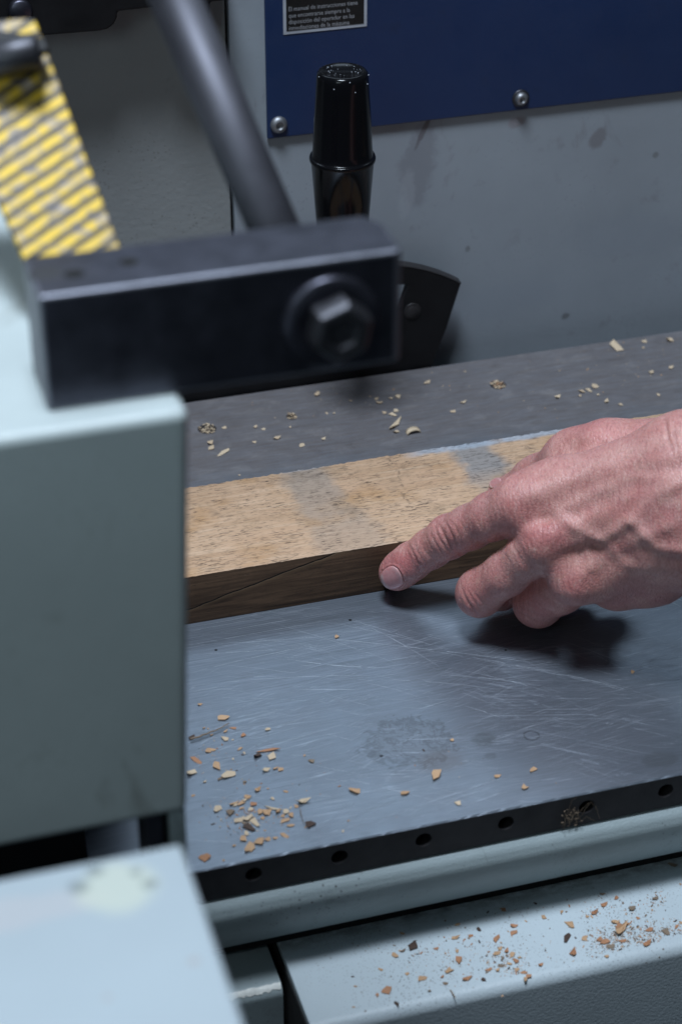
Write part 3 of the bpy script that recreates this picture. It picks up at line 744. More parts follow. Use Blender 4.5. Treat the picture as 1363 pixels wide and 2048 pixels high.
# ---- dark sector plate behind the table
def sector():
    y = .8480
    P = lambda u, v: tuple(on_y(u, v, y))
    pts = [P(860, 741), P(893, 655), P(921, 568), P(905, 560), P(880, 550), P(850, 541), P(820, 535), P(790, 532), P(740, 530), P(420, 560)]
    pts[-1] = (pts[-1][0], y, .0480); a = P(500, 800)
    poly = pts[:1] + pts[1:] 
    left = (.150, y, .045); bot = [(.150, y, -.03), (.2935, y, -.03)]
    poly = pts[:-1] + [left] + bot
    outer = [(p[0], p[2]) for p in poly]
    slot = [(p[0], p[2]) for p in (P(816, 570), P(772, 569), P(768, 650), P(794, 630))]
    # faces with the slot left open
    bm = bmesh.new(); th = .0045
    vo = [bm.verts.new((x, y, z)) for x, z in outer]; vi = [bm.verts.new((x, y, z)) for x, z in slot]
    eo = [bm.edges.new((vo[i], vo[(i + 1) % len(vo)])) for i in range(len(vo))]; ei = [bm.edges.new((vi[i], vi[(i + 1) % 4])) for i in range(4)]
    bmesh.ops.triangle_fill(bm, edges=eo + ei, use_beauty=True)
    r = bmesh.ops.extrude_face_region(bm, geom=list(bm.faces))
    for v in [g for g in r['geom'] if isinstance(g, bmesh.types.BMVert)]: v.co.y += th
    o = obj('sector_plate', bm, m_black_flat, machine); bev(o, .0004, 2, 60)
    props(o, 'black curved plate with a slot standing behind the table')
    # lighter sawn rim along the arc
    bm = bmesh.new(); prev = None
    for p in pts[2:9]:
        nx = (bm.verts.new((p[0], y - .0002, p[2] + .00005)), bm.verts.new((p[0], y + th + .0002, p[2] + .0006)), )
        if prev: bm.faces.new((prev[0], nx[0], nx[1], prev[1]))
        prev = nx
    q = obj('sector_rim', bm, m_plate_edge, o); sm = q.modifiers.new('s', 'SOLIDIFY'); sm.thickness = .0004; sm.offset = 1
    C_ = on_y(824, 622, y); q = obj('sector_screw', lathe_bm([(.0, .0006), (.0030, .0006), (.0034, .0), (.0040, .0006), (.0042, 0)], (C_[0], y, C_[2]), (0, -1, 0)), m_plate_edge, o, True)
sector()

# ---- dark guide mechanism at the top
def mechanism():
    y = .838
    P = lambda u, v: tuple(on_y(u, v, y))
    pts = [P(-40, 78), P(77, 73), P(200, 63), P(216, 59), P(228, 50), P(235, 37), P(236, 24), P(285, 18), P(340, 12), P(352, 50), P(360, 60), P(404, 56), P(413, 51), P(419, 42), P(421, 5), P(470, 0)]
    x0, x1 = pts[0][0], pts[-1][0]
    poly = pts + [(x1, y, .212), (x0, y, .212)]
    o = obj('guide_housing', prism_bm(poly, (0, .022, 0)), m_black_flat, machine); bev(o, .0012, 3)
    props(o, 'black guide housing hanging at the top left')
    C_ = on_y(40, 20, y); obj('housing_bolt', lathe_bm([(0, .003), (.0042, .003), (.005, .0022), (.005, 0)], (C_[0], y, C_[2]), (0, -1, 0), 32), m_black_steel, o, True)
    C_ = on_y(32, 54, y); obj('housing_pin', lathe_bm([(0, .002), (.002, .002), (.0024, .001), (.0024, 0)], (C_[0], y, C_[2]), (0, -1, 0), 32), m_black_steel, o, True)
mechanism()

# ================================================================== THE BOARD
def board():
    x0, x1, y0, y1, h = .040, .60, .6700, .7372, .0229
    bm = bmesh.new(); rnd = np.random.RandomState(5); n = 420; xs = np.linspace(x0, x1, n)
    wob = np.cumsum(rnd.randn(n)) * .00003; wob -= np.linspace(wob[0], wob[-1], n); j = rnd.randn(n) * .00010
    k = np.cumsum(rnd.randn(n)) * .00006; k -= np.linspace(k[0], k[-1], n); k2 = rnd.randn(n) * .0003
    prev = None
    for i, x in enumerate(xs):
        r = .0005
        ring = [(y0, .0002), (y0 + wob[i] * .3, h - r * 1.4 + j[i]), (y0 + r * .3 + wob[i], h - r * .4 + j[i] * .6), (y0 + r * 1.3 + wob[i], h), (y1 - .0014 + k[i] + k2[i] * .5, h), (y1 - .0004 + k[i] + k2[i], h - .0006), (y1 + k[i] + k2[i], h - .0020), (y1, .0002)]
        row = [bm.verts.new((x, yy, zz)) for yy, zz in ring]
        if prev:
            for a in range(8):
                b = (a + 1) % 8; f = bm.faces.new((prev[a], row[a], row[b], prev[b])); f.material_index = 0 if a in (2, 3, 4, 5) else 1; f.smooth = True
        else: f = bm.faces.new(row); f.material_index = 1
        prev = row
    f = bm.faces.new(prev[::-1]); f.material_index = 1
    o = obj('wooden_board', bm, [m_wood_top, m_wood_side])
    for p in o.data.polygons: p.use_smooth = abs(p.normal.x) < .9
    m = o.modifiers.new('e', 'EDGE_SPLIT'); m.split_angle = math.radians(38)
    props(o, 'rough sawn wooden board with a dark split edge lying on the steel table', 'board')
board()

# ================================================================== THE HAND
def cs(u, v, d): return camspace(u, v, d).astype(np.float64)
class Sdf:
    def __init__(s): s.groups = []
    def group(s, cones, k, kj): s.groups.append((cones, k, kj))
    @staticmethod
    def cone(P, a, b, ra, rb):
        ab = b - a; L = float(ab @ ab); w = P - a
        t = np.clip((w @ ab) / L, 0, 1); q = w - t[:, None] * ab
        return np.sqrt((q * q).sum(1)) - (ra + (rb - ra) * t)
    @staticmethod
    def smin(a, b, k):
        h = np.clip(.5 + .5 * (b - a) / k, 0, 1); return b + (a - b) * h - k * h * (1 - h)
    def __call__(s, P):
        tot = None
        for cones, k, kj in s.groups:
            g = None
            for (a, b, ra, rb) in cones:
                d = s.cone(P, a, b, ra, rb); g = d if g is None else s.smin(g, d, k)
            tot = g if tot is None else s.smin(tot, g, kj)
        return tot
mm = .001
def chain(pts):
    out = []
    for (u, v, d, r), (u2, v2, d2, r2) in zip(pts, pts[1:]): out.append((cs(u, v, d), cs(u2, v2, d2), r * mm, r2 * mm))
    return out
sdf = Sdf()
palm = []
palm += chain([(1048, 1003, .792, 11.6), (1120, 985, .790, 12.2), (1375, 925, .770, 17.3)])       # index metacarpal
palm += chain([(1092, 1082, .787, 11.2), (1170, 1056, .787, 12.6), (1375, 985, .765, 18.2)])      # middle
palm += chain([(1150, 1155, .790, 10.8), (1215, 1125, .791, 12.6), (1380, 1050, .768, 18.2)])     # ring
palm += chain([(1232, 1163, .803, 10.8), (1290, 1128, .799, 15.8), (1385, 1068, .778, 19)])     # little
palm += chain([(1080, 1020, .800, 8), (1210, 1140, .812, 9)])
palm += chain([(1150, 1010, .804, 11), (1330, 1020, .800, 17)])
palm += chain([(1375, 925, .770, 18.3), (1560, 905, .762, 21.5), (2050, 880, .740, 33)])
palm += chain([(1375, 1062, .774, 19), (1560, 1055, .766, 22.5), (2050, 1060, .744, 35)])
sdf.group(palm, .008, .004)
sdf.group(chain([(1310, 925, .799, 17.2), (1215, 915, .808, 13.9), (1155, 925, .819, 12.6), (1075, 965, .842, 9.6), (1008, 990, .862, 7.6)]) + chain([(1155, 945, .812, 10), (1095, 985, .805, 8)]), .007, .0065)     # thumb
sdf.group(chain([(1075, 995, .790, 11.50), (1040, 1013, .792, 11.60), (985, 1031, .801, 9.26), (940, 1053, .8115, 8.50), (896, 1073, .8215, 8.45), (861, 1096, .8295, 7.83), (822, 1122, .8375, 7.64), (801, 1138, .8425, 7.35), (791, 1146, .8445, 6.88)]), .003, .0018)   # index
sdf.group(chain([(1100, 1076, .787, 10.50), (1062, 1107, .793, 8.98), (1014, 1146, .804, 8.50), (961, 1182, .818, 8.79), (957, 1188, .821, 8.50), (1000, 1180, .836, 7.64), (1055, 1160, .842, 7.07)]), .003, .0020)   # middle, folded
sdf.group(chain([(1160, 1140, .793, 10.5), (1120, 1175, .806, 9.6), (1076, 1203, .822, 9.2), (1074, 1207, .825, 8.9), (1115, 1190, .836, 7.8), (1165, 1160, .842, 7.2)]), .003, .0032)           # ring, folded
sdf.group(chain([(1232, 1160, .803, 10.2), (1195, 1165, .830, 7.8), (1235, 1150, .838, 7.2)]), .003, .004)  # little, folded

def surface(sdf, lo, hi, h):
    n = np.ceil((hi - lo) / h).astype(int) + 1
    F = np.full(n, 1.0, np.float32)
    B = 8; nb = (n + B - 1) // B
    cc = np.stack(np.meshgrid(*[np.arange(k) for k in nb], indexing='ij'), -1).reshape(-1, 3)
    cen = lo + (cc * B + B / 2) * h
    d = sdf(cen); near = np.abs(d) < h * B * 1.0 + .003
    far_in = (~near) & (d < 0)
    for c in cc[far_in]:
        i, j, k = c * B; F[i:i + B, j:j + B, k:k + B] = -1
    near_c = cc[near]; off = np.stack(np.meshgrid(*[np.arange(B)] * 3, indexing='ij'), -1).reshape(-1, 3)
    for s in range(0, len(near_c), 400):
        idx = (near_c[s:s + 400, None, :] * B + off[None]).reshape(-1, 3); ok = (idx < n).all(1); idx = idx[ok]
        F[idx[:, 0], idx[:, 1], idx[:, 2]] = sdf(lo + idx * h)
    neg = F < 0
    a = np.zeros(tuple(np.array(F.shape) - 1), np.int8)
    for dx in (0, 1):
        for dy in (0, 1):
            for dz in (0, 1): a += neg[dx:n[0] - 1 + dx, dy:n[1] - 1 + dy, dz:n[2] - 1 + dz]
    act = np.argwhere((a > 0) & (a < 8)); vid = -np.ones(a.shape, np.int32); vid[act[:, 0], act[:, 1], act[:, 2]] = np.arange(len(act))
    acc = np.zeros((len(act), 3)); cnt = np.zeros(len(act))
    corners = [(x, y, z) for x in (0, 1) for y in (0, 1) for z in (0, 1)]
    for c0 in corners:
        for ax in range(3):
            if c0[ax] == 1: continue
            c1 = list(c0); c1[ax] = 1
            p = act + c0; q = act + c1
            f0 = F[p[:, 0], p[:, 1], p[:, 2]]; f1 = F[q[:, 0], q[:, 1], q[:, 2]]
            m = (f0 < 0) != (f1 < 0); t = np.where(m, f0 / np.where(m, f0 - f1, 1), 0)
            pos = np.array(c0, float)[None] + np.eye(3)[ax][None] * t[:, None]
            acc[m] += pos[m]; cnt[m] += 1
    V = lo + (act + acc / cnt[:, None]) * h
    quads = []
    for ax in range(3):
        sl0 = [slice(None)] * 3; sl1 = [slice(None)] * 3; sl0[ax] = slice(0, -1); sl1[ax] = slice(1, None)
        s0, s1 = neg[tuple(sl0)], neg[tuple(sl1)]
        e = np.argwhere(s0 != s1); b, c = [i for i in range(3) if i != ax]
        e = e[(e[:, b] > 0) & (e[:, c] > 0) & (e[:, b] < n[b] - 1) & (e[:, c] < n[c] - 1)]
        inside0 = neg[e[:, 0], e[:, 1], e[:, 2]]
        def cell(db, dc):
            q = e.copy(); q[:, b] += db; q[:, c] += dc; return vid[q[:, 0], q[:, 1], q[:, 2]]
        Q = np.stack([cell(-1, -1), cell(0, -1), cell(0, 0), cell(-1, 0)], 1)
        flip = inside0 if ax != 1 else ~inside0
        Q[~flip] = Q[~flip][:, ::-1]; quads.append(Q)
    Q = np.concatenate(quads); Q = Q[(Q >= 0).all(1)]
    return V, Q
def grad(sdf, P, e=.0004):
    g = np.stack([sdf(P + np.eye(3)[i] * e) - sdf(P - np.eye(3)[i] * e) for i in range(3)], 1)
    return g / (np.linalg.norm(g, axis=1, keepdims=True) + 1e-9)
def to_px(V):
    d = -V[:, 2]; return V[:, 0] / d * F_PX + W_PX / 2, -V[:, 1] / d * F_PX + H_PX / 2
def seg_dist(u, v, pts):
    """distance in photo pixels to a polyline, and parameter"""
    best = np.full(u.shape, 1e9); par = np.zeros(u.shape); side = np.zeros(u.shape); n = len(pts) - 1
    for i, ((x0, y0), (x1, y1)) in enumerate(zip(pts, pts[1:])):
        dx, dy = x1 - x0, y1 - y0; L = dx * dx + dy * dy
        t = np.clip(((u - x0) * dx + (v - y0) * dy) / L, 0, 1)
        d = np.hypot(u - x0 - t * dx, v - y0 - t * dy); m = d < best
        best = np.where(m, d, best); par = np.where(m, (i + t) / n, par)
    return best, par

def smooth_line(pts, n=6):
    P = np.array(pts, float); P = np.vstack([2 * P[0] - P[1], P, 2 * P[-1] - P[-2]]); out = []
    for i in range(1, len(P) - 2):
        for t in np.linspace(0, 1, n, endpoint=False):
            out.append(tuple(.5 * (2 * P[i] + (P[i + 1] - P[i - 1]) * t + (2 * P[i - 1] - 5 * P[i] + 4 * P[i + 1] - P[i + 2]) * t * t + (-P[i - 1] + 3 * P[i] - 3 * P[i + 1] + P[i + 2]) * t ** 3)))
    out.append(tuple(P[-2])); return out

def hand():
    lo = np.array([.008, -.070, -.895]); hi = np.array([.275, .072, -.700]); h = .00058
    V, Q = surface(sdf, lo, hi, h)
    for _ in range(2):
        V = V - sdf(V)[:, None] * grad(sdf, V)
    N = grad(sdf, V); u, v = to_px(V)
    face = np.clip(N[:, 2] * 1.6, 0, 1)                     # dorsal side
    disp = np.zeros(len(V)); red = np.zeros(len(V)); pale = np.zeros(len(V)); crease = np.zeros(len(V))
    def g(cu, cv, ru, rv, rot=0.0):
        c, s = math.cos(rot), math.sin(rot); du, dv = u - cu, v - cv
        return np.exp(-(((du * c + dv * s) / ru) ** 2 + ((-du * s + dv * c) / rv) ** 2))
    # knuckles
    for (cu, cv, ru, rv, a, hgt) in ((1048, 992, 46, 32, -.3, 1.0), (1092, 1070, 40, 32, -.4, .8), (1152, 1160, 34, 28, -.3, .8), (893, 1062, 34, 26, -.5, .35), (950, 1172, 34, 26, -.6, .2)):
        disp += g(cu, cv, ru, rv, a) * hgt * mm * face
    # hollows between the metacarpals and by the knuckles
    for (cu, cv, ru, rv, a, hgt) in ((1100, 1035, 48, 13, -.25, -1.3), (1160, 1105, 46, 16, -.35, -1.6), (1230, 1110, 55, 22, -.4, -1.2), (1240, 1010, 80, 18, -.25, -.6), (1020, 1075, 24, 18, 0, -1.0), (1200, 900, 70, 22, -.2, -.2), (1010, 1050, 18, 28, .3, -.7)):
        disp += g(cu, cv, ru, rv, a) * hgt * mm * face
    # tendon ridges
    for pts, hgt, w in ((((1060, 990), (1150, 955), (1270, 925), (1363, 905)), 1.1, 22), (((1105, 1070), (1190, 1030), (1300, 985), (1380, 960)), .8, 17), (((1165, 1145), (1240, 1100), (1340, 1050)), .8, 16), (((1150, 870), (1230, 868), (1363, 850)), .8, 18)):
        d, t = seg_dist(u, v, smooth_line(pts)); disp += np.exp(-(d / w) ** 2) * hgt * mm * face
    # veins
    veins = ((((1118, 1030), (1163, 1059), (1199, 1078), (1232, 1060), (1262, 1043), (1288, 1066), (1320, 1095), (1400, 1104)), 1.5, 9.5),
             (((1112, 1035), (1145, 1012), (1180, 990), (1225, 972), (1262, 955), (1320, 958), (1400, 938)), 1.0, 10),
             (((1262, 1043), (1290, 1010), (1330, 985), (1400, 950)), 1.1, 10),
             (((1199, 1078), (1225, 1100), (1245, 1125), (1290, 1140)), .8, 8),
             (((1150, 1060), (1165, 1095), (1182, 1135)), .8, 8),
             (((1288, 1066), (1275, 1100), (1300, 1140)), .5, 8),
             (((1130, 905), (1180, 935), (1260, 900), (1363, 880)), .5, 10))
    for pts, hgt, w in veins:
        d, t = seg_dist(u, v, smooth_line(pts)); k = np.exp(-(d / (w * 1.3)) ** 2); disp += k * hgt * .62 * mm * face; pale += k * .40
    # broad uneven flesh
    rs = np.random.RandomState(1)
    for _ in range(26):
        a, b = rs.uniform(-.035, .035, 2); ph = rs.uniform(0, 6.28); disp += np.sin(u * a + v * b + ph) * .055 * mm
    # creases: (centre, direction across, half length, depth, width, curvature)
    def cr(cu, cv, ang, half, depth, w, bow=0.0):
        c, s = math.cos(ang), math.sin(ang); du, dv = u - cu, v - cv
        along = du * c + dv * s; acr = -du * s + dv * c
        jit = .9 * np.sin(along * .13 + cu) + .5 * np.sin(along * .37 + cv)
        acr = acr + bow * (along / half) ** 2 * half + jit
        env = np.clip(1 - (np.abs(along) / half) ** 2.5, 0, 1)
        k = np.exp(-(acr / w) ** 2) * env
        lip = np.exp(-((np.abs(acr) - 2.3 * w) / (1.3 * w)) ** 2) * env
        return k * face, lip * face, depth
    ax = -.508                                               # index axis in the picture
    pr = ax + math.pi / 2
    L = []
    for (cu, cv, half, dep, w, bow) in ((879, 1078, 40, .50, 2.6, .18), (890, 1073, 38, .55, 2.8, -.10), (903, 1066, 36, .50, 2.6, -.22), (914, 1060, 30, .32, 2.2, -.28), (868, 1084, 36, .30, 2.2, .22), (857, 1089, 32, .20, 2, .2), (846, 1097, 32, .16, 2, .2), (925, 1053, 26, .20, 2, -.3),
                                        (826, 1112, 34, .45, 2.4, .15), (835, 1105, 30, .22, 2.0, .1), (818, 1113, 20, .2, 2.0, .1), (940, 1045, 30, .15, 2, -.2), (953, 1040, 32, .15, 2, -.2)):
        L.append(cr(cu, cv, pr + rs.uniform(-.08, .08), half, dep, w, bow))
    for i in range(7): L.append(cr(985 + i * 9, 1022 - i * 3, pr + .15 + rs.uniform(-.1, .1), 36, .13, 2.2, -.25))
    for i in range(7): L.append(cr(1015 + i * 10, 1118 - i * 5, pr + .05 + rs.uniform(-.2, .2), 30, .16, 2.4, -.25))
    for i in range(8): L.append(cr(1062 + i * 8 , 1095 - i * 4, pr + .35 + rs.uniform(-.2, .2), 24, .17, 2.4, -.2))
    L.append(cr(936, 1205, 1.05, 34, .5, 2.6, .12)); L.append(cr(945, 1198, 1.0, 30, .25, 2.2, .12)); L.append(cr(956, 1196, .9, 34, .22, 2.2, .15)); L.append(cr(927, 1212, 1.05, 22, .35, 2.4, .1))
    L.append(cr(1052, 1232, .45, 36, .35, 2.4, .1)); L.append(cr(1060, 1222, .45, 30, .2, 2.4, .1))
    for i in range(6): L.append(cr(1085 + rs.uniform(-10, 60), 1172 + rs.uniform(-12, 16), rs.uniform(.8, 1.6), 20, .16, 2, .1))
    for i in range(5): L.append(cr(1137 + i * 9, 1172 - i * 2, 1.1 + rs.uniform(-.2, .2), 18, .18, 2, .1))
    L.append(cr(1336, 870, 1.35, 55, .55, 4.0, .08)); L.append(cr(1350, 880, 1.4, 50, .35, 3.5, .06)); 
    for _ in range(60):                                      # slack skin of the back of the hand
        cu, cv = rs.uniform(1080, 1400), rs.uniform(850, 1150)
        L.append(cr(cu, cv, 1.25 + rs.normal(0, .12), rs.uniform(14, 38), rs.uniform(.05, .13), 2.2, rs.uniform(-.1, .1)))
    for k, lip, dep in L:
        disp -= k * dep * .85 * mm; disp += lip * dep * .14 * mm; crease = np.maximum(crease, k * min(1, dep * 1.8))
    # colour patches of the skin itself
    for (cu, cv, ru, rv, a, w) in ((800, 1130, 46, 34, -.5, 1.0), (893, 1075, 30, 36, -.5, .45), (1035, 1020, 45, 48, 0, .55), (1085, 1078, 48, 34, -.4, .40), (1155, 1168, 34, 24, -.3, .55), (945, 1185, 36, 36, 0, .6), (1270, 1005, 60, 30, -.3, .45), (1065, 1215, 40, 36, 0, .55), (1235, 1095, 40, 18, .3, .5), (1180, 860, 80, 22, -.1, .35)):
        red += g(cu, cv, ru, rv, a) * w
    for (cu, cv, ru, rv, a, w) in ((1045, 985, 34, 20, .2, .8), (1130, 960, 60, 20, -.2, .5), (1240, 905, 110, 40, -.1, .45)):
        pale += g(cu, cv, ru, rv, a) * w
    # nail bed of the index finger
    NC = (783, 1157); nu, nv = (u - NC[0]), (v - NC[1]); c, s = math.cos(ax), math.sin(ax)
    al = nu * c + nv * s; ac = -nu * s + nv * c             # along finger (towards base), across
    NA, NB = 21.0, 23.0
    e = (np.abs(al / NA) ** 2.6 + np.abs(ac / NB) ** 2.6) ** (1 / 2.6)
    on = face * (V[:, 0] < .04)
    disp -= on * .25 * mm * (e < 1.0)
    rim = np.exp(-((e - 1.14) / .09) ** 2) * on * (al > -8); disp += rim * .42 * mm; crease = np.maximum(crease, np.exp(-((e - 1.02) / .05) ** 2) * on * .55)
    V2 = V + N * disp[:, None]
    org = Vector(cs(1200, 1050, .80))
    me = bpy.data.meshes.new('human_hand')
    me.vertices.add(len(V2)); me.vertices.foreach_set('co', (V2 - np.array(org)).astype(np.float32).ravel())
    me.loops.add(len(Q) * 4); me.polygons.add(len(Q)); me.loops.foreach_set('vertex_index', Q.astype(np.int32).ravel())
    me.polygons.foreach_set('loop_start', np.arange(0, len(Q) * 4, 4, dtype=np.int32))
    me.update(calc_edges=True); me.validate()
    at = me.attributes.new('tone', 'FLOAT_VECTOR', 'POINT')
    at.data.foreach_set('vector', np.stack([np.clip(red, 0, 1), np.clip(pale, 0, 1), np.clip(crease, 0, 1)], 1).astype(np.float32).ravel())
    me.polygons.foreach_set('use_smooth', np.ones(len(Q), bool))
    o = link('person_hand', me, m_skin); o.matrix_world = m4 @ Matrix.Translation(org)
    props(o, 'bare adult hand with veined back pointing its index finger against the board edge', 'hand')
    # nails
    def nail(name, NC, ax, NA, NB, z0, lift, taper=.12):
        nI, nJ = 22, 22; c, s = math.cos(ax), math.sin(ax); rows = []; pts = []
        for i in range(nI + 1):
            for j in range(nJ + 1):
                a, b = -1 + 2 * i / nI, -1 + 2 * j / nJ
                # square to superellipse
                k = max(abs(a), abs(b)); nrm = (abs(a) ** 2.6 + abs(b) ** 2.6) ** (1 / 2.6) or 1; f = k / nrm if nrm > 1e-6 else 1
                A, B = a * f * NA, b * f * NB * (1 + taper * a)
                pts.append((NC[0] + A * c - B * s, NC[1] + A * s + B * c, k))
        P = np.array(pts); D = np.full(len(P), z0)
        for _ in range(60):
            X_ = np.stack([(P[:, 0] - W_PX / 2) / F_PX * D, -(P[:, 1] - H_PX / 2) / F_PX * D, -D], 1); dd = sdf(X_); D = D + np.clip(dd, -.002, .002) * .7
        X_ = np.stack([(P[:, 0] - W_PX / 2) / F_PX * D, -(P[:, 1] - H_PX / 2) / F_PX * D, -D], 1)
        n_ = grad(sdf, X_); edge = np.clip((P[:, 2] - .8) / .2, 0, 1) ** 2
        X_ = X_ + n_ * (lift - edge * lift * .9)[:, None]
        bm = bmesh.new(); lay = bm.verts.layers.float.new('along'); vs = [bm.verts.new(tuple(x - np.array(org))) for x in X_]
        for i in range(nI):
            for j in range(nJ):
                q = i * (nJ + 1) + j; bm.faces.new((vs[q], vs[q + nJ + 1], vs[q + nJ + 2], vs[q + 1]))
        for w_, (i_) in zip(vs, range(len(vs))): w_[lay] = (i_ // (nJ + 1)) / nI
        r = obj(name, bm, m_nail, o, True); sm = r.modifiers.new('s', 'SOLIDIFY'); sm.thickness = .0003; sm.offset = 0
    nail('fingernail', (782.5, 1157), ax, 20.5, 22.5, .83, .00022)
    nail('fingernail', (990, 967), -.45, 13, 9, .84, .0003)
    # fine hairs
    bm = bmesh.new(); rs2 = np.random.RandomState(8)
    cand = np.where((face > .25) & (((u > 1090) & (u < 1420) & (v > 850) & (v < 1160)) | ((u > 905) & (u < 990) & (v > 1040) & (v < 1085)) | ((u > 930) & (u < 1000) & (v > 1150) & (v < 1210))))[0]
    for i in rs2.choice(cand, 330, replace=False):
        p = V2[i] - np.array(org); n_ = N[i]; tdir = np.array([-.75 + rs2.normal(0, .2), -.5 + rs2.normal(0, .25), 0]); tdir -= n_ * (tdir @ n_); tdir /= np.linalg.norm(tdir)
        Lh = rs2.uniform(.0018, .0045); sd = np.cross(n_, tdir) * .000035; prev = None
        for k in range(4):
            t = k / 3; q = p + tdir * Lh * t + n_ * (Lh * .35 * math.sin(t * 1.9) + .00005); w = sd * (1 - t * .8)
            nx = (bm.verts.new(tuple(q - w)), bm.verts.new(tuple(q + w)))
            if prev: bm.faces.new((prev[0], nx[0], nx[1], prev[1]))
            prev = nx
    t = NT('hand_hair'); t.out((0.30, .19, .12), .5, 0)
    q = obj('hand_hair', bm, t.m, o); props(q, 'fine short hairs on the back of the hand', kind='stuff')
hand()

ORD = 'first second third fourth fifth sixth seventh eighth ninth tenth eleventh twelfth thirteenth fourteenth fifteenth sixteenth seventeenth eighteenth nineteenth twentieth'.split()
REG = []
# ================================================================== CHIPS
def chip_mesh(kind, seed):
    rnd = random.Random(seed); bm = bmesh.new(); n = rnd.choice((5, 6, 6, 7)); top, bot = [], []
    curl = rnd.uniform(.05, .35); tilt = rnd.uniform(-.15, .15); th = rnd.uniform(.10, .22)
    for i in range(n):
        a = 2 * math.pi * i / n + rnd.uniform(-.5, .5); r = rnd.uniform(.30, .68)
        x, y = r * math.cos(a), r * math.sin(a); z = curl * x * x * 2 + tilt * y + rnd.uniform(0, .06)
        top.append(bm.verts.new((x, y, z + th))); bot.append(bm.verts.new((x * .92, y * .92, max(0, z))))
    c = bm.verts.new((rnd.uniform(-.2, .2), rnd.uniform(-.2, .2), th * rnd.uniform(.3, 2.2)))
    for i in range(n):
        j = (i + 1) % n; bm.faces.new((top[i], top[j], c)); bm.faces.new((bot[i], bot[j], top[j], top[i]))
    bm.faces.new(bot[::-1]); bmesh.ops.recalc_face_normals(bm, faces=bm.faces)
    if seed % 3 == 0:
        for v in bm.verts: v.co.z += v.co.x ** 2 * 1.1 + v.co.x * v.co.y * .8; v.co.y *= .75
    for v in bm.verts: v.co += Vector((rnd.uniform(-.05, .05), rnd.uniform(-.05, .05), rnd.uniform(-.02, .05)))
    me = bpy.data.meshes.new('wood_chip'); bm.to_mesh(me); bm.free(); me.materials.append(m_chips[kind]); return me
CH = {k: [chip_mesh(k, 13 * i + len(k)) for i in range(12)] for k in m_chips}
crnd = random.Random(21)
def chip(u, v, w, h, kind='tan', z=0.0, ang=0.0, label=None, cat='wood chip', group=None, name='wood_chip', lift=0.0):
    """w, h: apparent size in photo pixels"""
    P = on_z(u, v, z); d = np.linalg.norm(P - CAM); s = d / F_PX
    el = math.asin((CAM[2] - z) / d)
    sx, sy = w * s, h * s / (math.sin(el) * .85 + .15)
    o = bpy.data.objects.new(name, crnd.choice(CH[kind])); COL.objects.link(o)
    o.location = (P[0], P[1], z + .00008 + lift)
    o.rotation_euler = (crnd.uniform(-.12, .12), crnd.uniform(-.12, .12), ang + .29 + crnd.uniform(-.2, .2))
    if z < 0: sx *= .82; sy *= .82
    o.scale = (sx * 1.25, sy * 1.15, min(sx, sy) * crnd.uniform(.5, .95))
    props(o, label, cat, group)
    if group: REG.append((o, u, v, kind, w * h))
    return o
G1 = 'wood chips scattered over the near left part of the steel table'; L1 = 'small tan wood chip scattered on the near left part of the steel table'
G1d = 'dark bark bits among the chips on the near left table'; 
def c5(x, y): return 350 + x / 2.478, 1300 + y / 2.478
K = 1 / 2.478
near_left = [(122, 270, 22, 14), (285, 388, 36, 12, 'red', -.9), (143, 390, 14, 10), (250, 405, 25, 10), (245, 442, 30, 22), (180, 425, 15, 10), (335, 425, 30, 20, 'red'), (460, 395, 22, 12, 'pale'),
             (160, 503, 30, 18), (183, 497, 26, 18), (320, 492, 25, 12), (343, 512, 12, 9), (482, 532, 50, 28), (640, 525, 12, 8), (675, 552, 20, 32, 'grey'), (103, 548, 26, 54, 'red'), (200, 578, 32, 36), (85, 608, 55, 26, 'pale'), (268, 620, 56, 28),
             (447, 597, 32, 22), (497, 590, 26, 14), (523, 593, 28, 20), (288, 542, 12, 9), (148, 655, 14, 10, 'pale'), (90, 722, 20, 12), (345, 655, 15, 9, 'grey'), (408, 698, 28, 24), (460, 688, 12, 9), (547, 703, 18, 14), (357, 727, 30, 30), (483, 738, 18, 12, 'pale'),
             (290, 765, 50, 16), (325, 762, 40, 18), (388, 765, 34, 24, 'red'), (345, 745, 24, 16, 'pale'), (420, 805, 28, 28), (452, 810, 36, 44), (320, 842, 44, 20), (362, 835, 50, 28), (395, 855, 36, 36), (300, 770, 26, 14, 'pale'), (275, 808, 34, 26, 'grey'),
             (510, 805, 28, 20), (550, 803, 24, 18), (575, 820, 22, 32), (545, 845, 50, 22), (570, 872, 32, 16), (600, 775, 18, 22), (355, 910, 16, 22, 'pale'), (333, 940, 30, 24), (292, 970, 18, 12), (410, 955, 46, 26), (458, 940, 24, 18), (495, 932, 26, 16), (540, 920, 24, 38),
             (240, 1043, 14, 9), (858, 848, 12, 10), (832, 900, 14, 8), (330, 785, 26, 12), (375, 790, 20, 12), (430, 835, 20, 14), (530, 825, 20, 12), (340, 858, 22, 12, 'grey'), (645, 880, 10, 8)]
for e in near_left:
    x, y, w, h = e[:4]; k = e[4] if len(e) > 4 else crnd.choice(('tan', 'tan', 'tan', 'pale')); a = e[5] if len(e) > 5 else 0
    u, v = c5(x, y); chip(u, v, w * K, h * K, k, 0, a, L1, 'wood chip', G1)
def one(x, y, w, h, k, a, label, conv=c5, kk=K, z=0.0, **kw):
    u, v = conv(x, y); return chip(u, v, w * kk, h * kk, k, z, a, label, kw.pop('cat', 'wood chip'), **kw)
one(238, 342, 60, 36, 'tan', .2, 'chunky orange tan wood chip resting by the thin twig near the casting')
one(458, 500, 92, 16, 'red', -.45, 'long narrow wood splinter lying across a flat tan chip on the near table')
one(410, 525, 40, 22, 'dark', .3, 'dark brown bark bit beside the long splinter on the near table', cat='bark bit')
